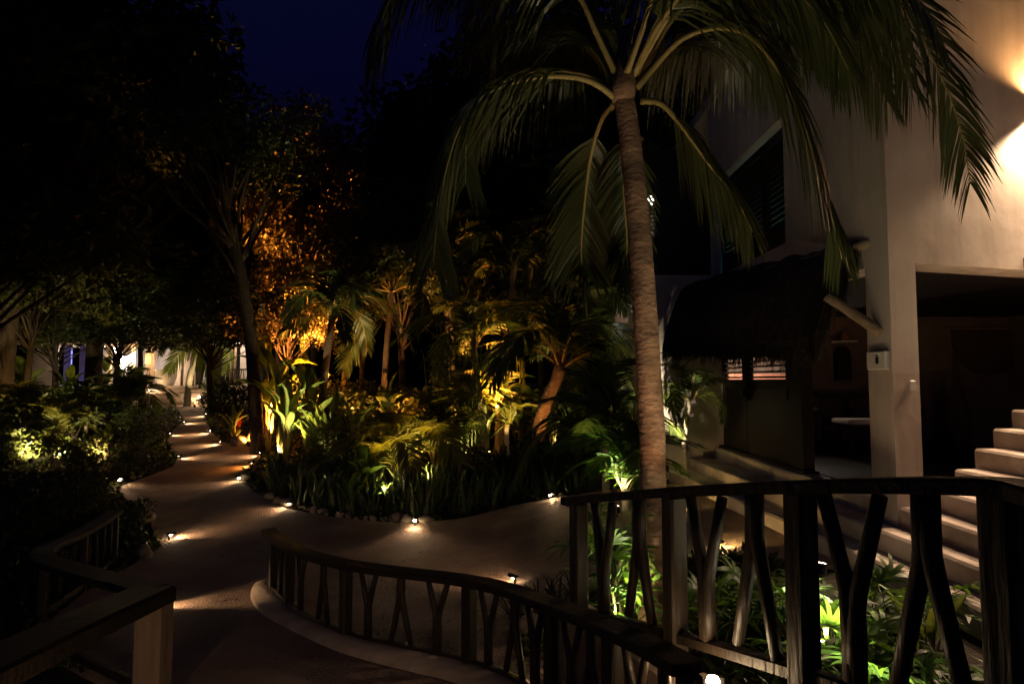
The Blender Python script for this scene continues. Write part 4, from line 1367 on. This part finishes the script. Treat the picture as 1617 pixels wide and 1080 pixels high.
palm('curved palm with a thick dark trunk at the right of the bed', gl(846, 14.0), 2.4, .17, 12, 2.3, M['frond'], PF_PALM, lean=(.55, -.2), pitch=(-25, 70))
palm('bushy palm behind the coconut trunk on its left', gl(955, 10.6), .9, .07, 13, 1.6, M['frond'], PF_PALM, pitch=(-10, 78))
palm('narrow palm with brightly lit spiky leaves beside the coconut trunk', gl(985, 9.6), .35, .06, 11, 1.25, M['rhapis'], PF_PALM, pitch=(5, 80))
palm('small palm against the pale wing wall of the villa', Vector((3.0, 11.15, -1.66)), 1.35, .05, 9, .95, M['frond'], PF_PALM, lean=(.12, 0), pitch=(-15, 70))
palm('leaning palm with lit ringed trunk by the far steps', gl(297, 26.0), 2.6, .14, 12, 2.4, M['frond'], PF_PALM, lean=(.55, 0), pitch=(-25, 60))
palm('dark fibrous palm behind the lit heliconia', gl(508, 16.8), 3.7, .12, 12, 1.7, M['darktree'], PF_PALM, lean=(.25, .1), pitch=(-20, 65), tm='bark')
palm('palm rising dark behind the bamboo canes', gl(715, 19.0), 5.2, .13, 12, 2.4, M['frond'], PF_PALM, lean=(-.3, 0), pitch=(-30, 65))
palm('palm with thin trunk left of the bamboo', gl(606, 18.0), 4.4, .09, 11, 2.1, M['darktree'], PF_PALM, lean=(.2, 0), pitch=(-30, 65), tm='bark')
palm('tall palm beyond the orange lit tree', gl(545, 20.0), 3.6, .11, 11, 2.2, M['frond'], PF_PALM, pitch=(-30, 65))
palm('dark palm behind the villa corner and the coconut trunk', gl(985, 15.5), 3.6, .12, 12, 2.3, M['frond'], PF_PALM, pitch=(-30, 65))
palm('low palm in the left bed beside the far steps', gl(205, 22.5), .6, .10, 14, 1.7, M['frond'], PF_PALM, pitch=(0, 75))
palm('feathery young palm lit yellow in the left bed', gl(92, 17.5), .25, .05, 11, 1.2, M['areca'], PF_ARECA, pitch=(20, 85))
palm('second feathery palm further left in the left bed', gl(45, 19.0), .5, .06, 12, 1.6, M['areca'], PF_ARECA, pitch=(15, 80))
palm('arching palm beside the pot steps on the left', gl(140, 20.0), .3, .06, 12, 1.5, M['frond'], PF_PALM, pitch=(15, 75))

broad_plant('large banana leaves glowing yellow beside the leaning tree', gl(425, 17.2), 12, 1.25, 2.6, M['broad'], BLADES, 'banana_plant')
broad_plant('brightly lit heliconia clump below the banana leaves', gl(455, 15.6), 15, .8, 1.3, M['broad'], PADDLES, 'heliconia')
broad_plant('tall heliconia between the banana leaves and the fibrous palm', gl(446, 16.2), 14, .95, 2.0, M['broad'], PADDLES, 'heliconia')
broad_plant('second banana plant right of the glowing banana leaves', gl(488, 16.4), 12, 1.0, 1.7, M['broad'], BLADES, 'banana_plant')
broad_plant('heliconia clump left of the yellow lit shrub', gl(522, 15.6), 12, .8, 1.2, M['broad'], PADDLES, 'heliconia')
broad_plant('low heliconia clump in front of the dark fibrous palm', gl(500, 15.0), 13, .75, 1.1, M['broad'], PADDLES, 'heliconia')
broad_plant('broad leaved plant with green glow left of the golden palm', gl(582, 12.2), 9, .55, .8, M['rhapis'], BLADES)
broad_plant('upright green blade plant at the left of the snake plants', gl(558, 11.6), 8, .6, .35, M['rhapis'], PADDLES)
broad_plant('low broad leaves in front of the golden palm lamp', gl(604, 11.7), 7, .35, .3, M['rhapis'], BLADES)
broad_plant('leafy plant glowing green beside the bamboo canes', gl(744, 14.6), 9, .55, 1.0, M['rhapis'], BLADES)
broad_plant('red leaved plant beside the leaning tree', gl(380, 18.6), 8, .32, .6, M['red'], PADDLES)
broad_plant('warm lit leaves left of the leaning tree trunk', gl(372, 17.8), 10, .6, .7, M['broad'], PADDLES)
broad_plant('broad leaved clump lit warm in the left bed', gl(70, 16.8), 12, .5, .5, M['broad'], BLADES)
broad_plant('broad leaved clump with orange leaves by the left path bend', gl(110, 16.2), 11, .4, .4, M['broad'], BLADES)
broad_plant('broad leaved clump in the middle of the left bed', gl(172, 17.0), 11, .45, .5, M['broad'], BLADES)
broad_plant('large pale leaves high in the left bed', gl(40, 21.5), 12, .9, 1.9, M['broad'], BLADES)
broad_plant('tall leaves in front of the blue lit room', gl(112, 23.5), 9, .8, 1.2, M['broad'], BLADES)
broad_plant('dark broad plant screening the far lantern', gl(166, 24.5), 8, .8, 1.6, M['broad'], BLADES)

def bamboo(label, loc, n, h, spread):
    loc = Vector(loc)
    th = empty('bamboo', loc, label, 'bamboo')
    L_ = MB()
    for k in range(n):
        a = rnd.uniform(0, 6.28); d_ = spread * math.sqrt(rnd.random())
        b = Vector((math.cos(a) * d_, math.sin(a) * d_, -.1))
        hh = h * rnd.uniform(.7, 1.1)
        t_ = b + Vector((rnd.uniform(-.3, .3), rnd.uniform(-.3, .3), hh))
        P = [b.lerp(t_, i / 18) for i in range(19)]
        link('culm', MB().tube(P, [.020 * (1.12 if i % 3 == 0 else .95) * (1 - .5 * i / 18) for i in range(19)], 6).mesh('culm', (0, 0, 0), True), M['bamboo'], th)
        for j in range(8):
            leaves_into(L_, b.lerp(t_, rnd.uniform(.35, 1)), .28, 9, .18, .022, .8)
    link('foliage', L_.mesh('foliage'), M['rhapis'], th)
bamboo('clump of dark bamboo canes in the middle of the bed', gl(738, 14.2), 16, 3.4, .32)
bamboo('sparser bamboo canes behind the golden palm', gl(700, 16.0), 9, 4.0, .35)

# --- shrubs
BU = [bush_mesh('shrub', .55, .8, 900, .085, .045) for _ in range(3)]
BL = [bush_mesh('shrub', .55, .8, 420, .15, .075) for _ in range(2)]
for label, px, Y, s, m, k in [
    ('dark rounded shrub at the left end of the dark hedge', 765, 13.0, 1.25, 'darktree', 0),
    ('dark rounded shrub second from the left in the dark hedge', 815, 12.8, 1.3, 'darktree', 1),
    ('dark rounded shrub in the middle of the dark hedge', 868, 12.6, 1.35, 'darktree', 2),
    ('dark rounded shrub at the right end of the dark hedge', 920, 12.2, 1.2, 'darktree', 0),
    ('dark shrub behind the stones at the bed tip', 432, 13.4, .55, 'darktree', 1),
    ('dark shrub between bed tip and golden palm', 520, 13.4, 1.2, 'darktree', 2),
    ('leafy shrub in front of the low heliconia clump', 508, 14.4, .7, 'tree', 0),
    ('leafy shrub with yellow lit leaves right of the heliconia', 535, 14.6, 1.2, 'tree', 1),
    ('dark shrub hugging the left path edge near the light', 215, 10.6, .75, 'darktree', 0),
    ('dark shrub left of the curved left railing', 120, 10.8, 1.1, 'darktree', 1),
    ('big dark shrub at the far left foreground', 20, 9.5, 1.5, 'darktree', 2),
    ('dark shrub on the left at the outer path bend', 130, 14.3, 1.1, 'darktree', 0),
    ('dark shrub along the left path edge past the bend', 225, 17.0, 1.1, 'darktree', 1),
    ('rounded dark shrub in front of the far balustrade', 205, 21.0, 1.3, 'darktree', 2),
    ('dark shrub right of the far path', 350, 21.5, 1.3, 'darktree', 1),
    ('shrub with reddish leaves right of the far path', 360, 19.5, .9, 'tree', 2)]:
    shrub(label, gl(px, Y), BU[k], s, m, rz=px * .1)
NUM = ('first', 'second', 'third', 'fourth', 'fifth', 'sixth', 'seventh', 'eighth', 'ninth', 'tenth', 'eleventh', 'twelfth', 'thirteenth', 'fourteenth', 'fifteenth', 'sixteenth')
for i in range(16):
    px = 505 + i * 29
    shrub('leafy shrub filling the thicket behind the bed, %s from the left' % NUM[i], gl(px + rnd.uniform(-8, 8), (17.8, 18.8, 18.2, 19.4)[i % 4]), BU[i % 3], rnd.uniform(1.5, 2.4), 'tree', 'thicket shrubs behind the bed', rz=i * 1.3)
for i in range(8):
    px = 560 + i * 52
    broad_plant('broad leaved plant deep in the thicket, %s from the left' % NUM[i], gl(px, (15.3, 17.2)[i % 2]), 9, rnd.uniform(.55, .8), rnd.uniform(.9, 1.8), M['broad'], (PADDLES, BLADES)[i % 2], group='broad plants in the thicket')
for label, px, Y, s, m, k in [
    ('coarse leaved shrub lit warm at the left bed front', 30, 15.6, 1.1, 'tree', 0),
    ('coarse leaved shrub lit warm beside the feathery young palm', 95, 15.4, .95, 'tree', 1),
    ('coarse leaved shrub at the right of the lit left bed', 165, 15.6, .9, 'tree', 0),
    ('coarse leaved shrub behind the lit left bed', 70, 18.2, 1.6, 'tree', 1),
    ('coarse leaved shrub at the left frame edge', 0, 17.5, 1.8, 'tree', 0),
    ('coarse leaved shrub at the back of the left bed', 120, 18.8, 1.3, 'tree', 1)]:
    shrub(label, gl(px, Y), BL[k], s, m, rz=px * .1)

# --- trees
TL = [tree_meshes('lit_tree', 3.2, 1.7, 3.4, 30, 170, .16, .085, .55, .10, (.2, 0))]
TD = [tree_meshes('dark_tree', 6.0, 3.6, 6.0, 42, 190, .34, .19, 1.25, .22, (.3, .2)) for _ in range(3)]
TS = tree_meshes('slender_tree', 7.8, 2.3, 2.6, 26, 170, .20, .10, .75, .19, (-1.5, .3))
tree('slender_tree', 'slender leaning tree with dark trunk at the path bend', gl(412, 16.8), TS, m='darktree')
tree('leafy_tree', 'small leaved tree glowing orange left of centre', gl(446, 18.6), TL[0], .85, .4, 'litleaf', sz=.9)
tree('leafy_tree', 'upper orange lit tree behind the slender trunk', gl(478, 21.5), TL[0], 1.5, 2.2, 'litleaf', sz=1.8)
tree('leafy_tree', 'dim leafy tree between the bamboo and the orange tree', gl(640, 19.5), TL[0], 1.25, 3.6, 'tree')
tree('leafy_tree', 'leafy tree at the back of the thicket left of the thin palm', gl(570, 21.0), TL[0], 1.15, 5.6, 'tree', sz=1.2)
tree('leafy_tree', 'leafy tree at the back of the thicket behind the bamboo', gl(712, 21.0), TL[0], 1.15, .9, 'tree', sz=1.2)
tree('leafy_tree', 'leafy tree at the back of the thicket behind the curved palm', gl(880, 19.0), TL[0], 1.05, 2.1, 'tree', sz=1.0)
tree('leafy_tree', 'dim leafy tree overhanging the left bed', gl(40, 20.5), TL[0], 1.25, 1.1, 'tree')
tree('leafy_tree', 'low leafy tree screening the roof above the blue room', gl(92, 23.0), TL[0], 1.3, 2.8, 'darktree', sz=.85)
tree('leafy_tree', 'low leafy tree screening the roof above the far lantern', gl(180, 24.0), TL[0], 1.2, .8, 'darktree', sz=.85)
tree('leafy_tree', 'low leafy tree screening the right end of the far roof', gl(335, 23.5), TL[0], 1.15, 4.4, 'darktree', sz=.8)
tree('leafy_tree', 'leafy tree in front of the far house lantern', gl(158, 24.5), TL[0], 1.25, 5.1, 'tree')
tree('leafy_tree', 'leafy tree hanging over the far house steps', gl(226, 25.6), TL[0], 1.15, 4.1, 'tree')
for label, px, Y, s, sz, k in [
    ('huge dark tree filling the upper left corner', 0, 20.0, 1.7, 1.5, 0),
    ('tall dark tree left of the night sky gap', 148, 24.0, 1.45, 1.5, 1),
    ('dark tree behind the far house roof', 265, 38.0, 1.7, 1.5, 2),
    ('dark tree below the night sky gap', 345, 30.0, 1.3, 1.1, 0),
    ('dark tree with rounded top right of the sky gap', 500, 33.0, 1.25, 1.3, 1),
    ('dark tree behind the hanging coconut fronds', 610, 30.0, 1.4, 1.3, 2),
    ('dark tree behind the bamboo clump', 730, 29.0, 1.45, 1.4, 0),
    ('dark tree behind the amber palm', 860, 27.0, 1.45, 1.4, 1),
    ('dark tree next to the coconut trunk background', 975, 24.0, 1.4, 1.45, 2),
    ('low dark tree behind the orange lit tree', 430, 27.0, 1.05, .8, 2),
    ('dark tree overhanging the lit left bed', -25, 17.0, .95, .85, 1),
    ('dark tree at the far left edge behind the shrubs', -90, 24.0, 1.5, 1.3, 2)]:
    tree('dark_tree', label, gl(px, Y), TD[k], s, px * .37, 'darktree', 'dark garden trees', sz=sz)

path_light(0, 0, 1150, 770, 4.5, 'path light facing the villa steps behind the coconut trunk', pos=(2.1, 8.8, zg(2.1, 8.8)), color=GOLD, cone=85, tilt=.35)
path_light(0, 0, 1230, 830, 4.0, 'added path light brightening the near end of the lowest villa step', pos=(2.2, 6.9, zg(2.2, 6.9)), color=GOLD, cone=85, tilt=.35)  # extra lamp, added to lighten the lower steps
path_light(0, 0, 400, 1060, 5.0, 'added unseen lamp near the camera, brightening the ramp and pale corner post', pos=(-1.75, 1.9, zg(-1.75, 1.9)), h=.5)  # stake lamp added out of view to light the post and ramp
for label, px, Y, s, m, k in [
    ('dark shrub below the right end of the far terrace', 372, 24.5, 1.7, 'darktree', 0),
    ('dark shrub left of the far house steps', 200, 25.0, 1.2, 'darktree', 1),
    ('dark shrub under the blue lit room', 110, 25.0, 1.1, 'darktree', 2),
    ('tall leafy shrub in front of the blue lit room', 84, 22.5, 1.5, 'tree', 0),
    ('tall leafy shrub at the left of the blue lit room', 36, 22.0, 2.2, 'tree', 1),
    ('tall leafy shrub right of the blue lit room', 150, 23.0, 1.8, 'darktree', 2),
    ('dark shrub at the right of the far steps', 345, 25.5, 1.5, 'darktree', 1)]:
    shrub(label, gl(px, Y), BU[k], s, m, rz=px * .1)

# low leaves carpeting the beds
mb = MB()
cnt = 0
while cnt < 15000:
    Y = 3 + 25 * rnd.random() ** 1.3
    X = rnd.uniform(-.85, .45) * Y
    if inside(X, Y) or (X > 2.7 and Y > 3): continue
    if X < -2 and Y < 5: continue
    p = Vector((X, Y, zg(X, Y) - .03))
    for _ in range(2):
        a = Vector((rnd.gauss(0, 1), rnd.gauss(0, 1), rnd.uniform(.1, 1.2))).normalized()
        s = a.cross(Vector((rnd.gauss(0, 1), rnd.gauss(0, 1), rnd.gauss(0, 1)))).normalized()
        l = rnd.uniform(.06, .16); w = l * rnd.uniform(.25, .5)
        q = p + Vector((rnd.uniform(-.05, .05), rnd.uniform(-.05, .05), rnd.uniform(0, .06)))
        mb.add([q, q + a * l * .5 + s * w * .5, q + a * l, q + a * l * .5 - s * w * .5], [(0, 1, 2, 3)])
    cnt += 1
o = link('ground_cover', mb.mesh('ground_cover'), M['cover'])
tag(o, 'low dark leaves carpeting the planted beds', 'ground cover', kind='stuff')

mb = MB()
n_ = 0
while n_ < 420:
    Y = 2.5 + 16 * rnd.random(); X = rnd.uniform(-.5, .3) * Y
    if not inside(X, Y): continue
    z = zg(X, Y) + .012; a = rnd.uniform(0, 6.28); l = rnd.uniform(.02, .07); w = l * rnd.uniform(.2, .45)
    c_, s_ = math.cos(a), math.sin(a)
    mb.add([(X, Y, z), (X + c_ * l * .5 - s_ * w, Y + s_ * l * .5 + c_ * w, z + rnd.uniform(0, .02)), (X + c_ * l, Y + s_ * l, z + rnd.uniform(0, .015)), (X + c_ * l * .5 + s_ * w, Y + s_ * l * .5 - c_ * w, z + rnd.uniform(0, .02))], [(0, 1, 2, 3)])
    n_ += 1
o = link('fallen_leaves', mb.mesh('fallen_leaves'), M['litter'])
tag(o, 'dry fallen leaves scattered over the path', 'fallen leaves', kind='stuff')

# ------------------------------------------------------------------ garden uplights
def ug(px, Y, dz=.10): return gl(px, Y, dz)
uplight(Vector((1.04, 4.28, zg(1.04, 4.28) + .30)), at(1008, 330, 5.0), 17, (1.0, .56, .28), 'uplight in front of the coconut trunk', 50)
uplight(ug(975, 4.75), at(985, 840, 4.9), 34, (1.0, .86, .55), 'uplight under the bright lady palm', 84)
uplight(Vector((2.0, 4.15, zg(2.0, 4.15) + .06)), (2.1, 4.3, 0), 22, (1.0, .92, .6), 'uplight among the lady palms in the railed bed', 120)
uplight(Vector((1.70, 2.95, zg(1.70, 2.95) + .02)), (1.9, 3.35, -.9), 30, (1.0, .92, .6), 'uplight under the lady palm below the widest railing bay', 120)
uplight(Vector((2.55, 10.6, -1.50)), (3.0, 12, .2), 110, NEUT, 'uplight aimed at the small palm and wing wall', 66)
uplight(Vector((2.75, 5.75, zg(2.75, 5.75) + .08)), (3.8, 7.1, 2.6), 7, (1.0, .70, .42), 'added uplight in the railed bed, warming the side wall of the villa', 75)  # added to bring warm light onto the garden side of the villa
uplight(ug(972, 9.3), at(975, 560, 10.2), 40, (1.0, .9, .6), 'uplight below the spiky palm beside the coconut trunk', 80)
uplight(ug(604, 11.5, .32), at(635, 600, 12.8), 100, (1.0, .66, .20), 'uplight below the golden feathery palm', 95)
uplight(ug(672, 12.0, .32), at(690, 560, 13.4), 50, GOLD, 'second uplight right of the golden feathery palm', 80)
uplight(ug(800, 14.5, .3), at(800, 600, 15.8), 100, GOLD, 'uplight below the glowing fern palm', 66)
uplight(ug(772, 16.2), at(798, 410, 17.6), 3200, AMBER, 'amber uplight at the foot of the tall palm', 48, lens='amber')
uplight(ug(742, 13.6), at(742, 520, 14.5), 40, LEMON, 'uplight in front of the bamboo canes', 60)
uplight(ug(836, 13.4), at(850, 500, 14.0), 40, AMBER, 'amber uplight at the curved dark trunk', 60, lens='amber')
uplight(ug(446, 14.5, .30), at(484, 610, 15.7), 240, LEMON, 'bright uplight in front of the tall heliconia', 66)
uplight(ug(446, 16.1), at(430, 560, 17.4), 170, GOLD, 'golden uplight below the banana leaves', 62)
uplight(ug(440, 16.9), at(446, 470, 18.5), 2600, AMBER, 'amber uplight below the orange tree', 55, lens='amber')
uplight(ug(500, 19.2, .3), at(480, 260, 20.8), 15000, AMBER, 'amber uplight aimed at the upper orange tree', 44, lens='amber')
uplight(ug(396, 17.6), at(376, 650, 18.6), 40, AMBER, 'amber uplight by the red leaved plant', 100, lens='amber')
uplight(ug(522, 13.6), at(535, 620, 14.8), 45, LEMON, 'uplight below the yellow lit shrub', 80)
uplight(ug(640, 17.0), at(645, 450, 19.2), 420, AMBER, 'amber uplight between the thin palm trunks', 50, lens='amber')
uplight(ug(715, 16.6), at(715, 470, 18.6), 260, AMBER, 'amber uplight behind the bamboo canes', 50, lens='amber')
uplight(ug(55, 14.9, .25), at(62, 660, 17.2), 330, LEMON, 'uplight in the left bed below the shrubs', 58)
uplight(ug(104, 15.0, .25), at(100, 655, 17.4), 330, LEMON, 'uplight below the feathery young palm', 58)
uplight(ug(156, 14.8, .25), at(160, 685, 16.6), 200, WARM, 'warm uplight at the right of the left bed', 50)
uplight(ug(40, 19.0), at(50, 470, 21), 50, GOLD, 'golden uplight below the left leafy tree', 60)
uplight(ug(120, 20.5), at(110, 560, 23), 60, LEMON, 'uplight aimed at the tall leaves by the blue lit room', 60)
uplight(ug(575, 16.0, .3), at(575, 450, 19.5), 220, (1.0, .40, .08), 'amber uplight at the left of the thicket', 60, lens='amber')
uplight(ug(690, 16.3, .3), at(700, 450, 19.8), 260, (1.0, .40, .08), 'amber uplight in the middle of the thicket', 60, lens='amber')
uplight(ug(610, 14.6, .2), at(600, 590, 17.0), 22, LEMON, 'pale uplight behind the golden palm', 60)
uplight(ug(885, 15.0, .3), at(880, 540, 18.0), 30, LEMON, 'pale uplight at the right of the thicket', 70)
uplight(ug(309, 25.2), at(312, 560, 26.2), 60, LEMON, 'uplight at the foot of the leaning ringed palm', 60)
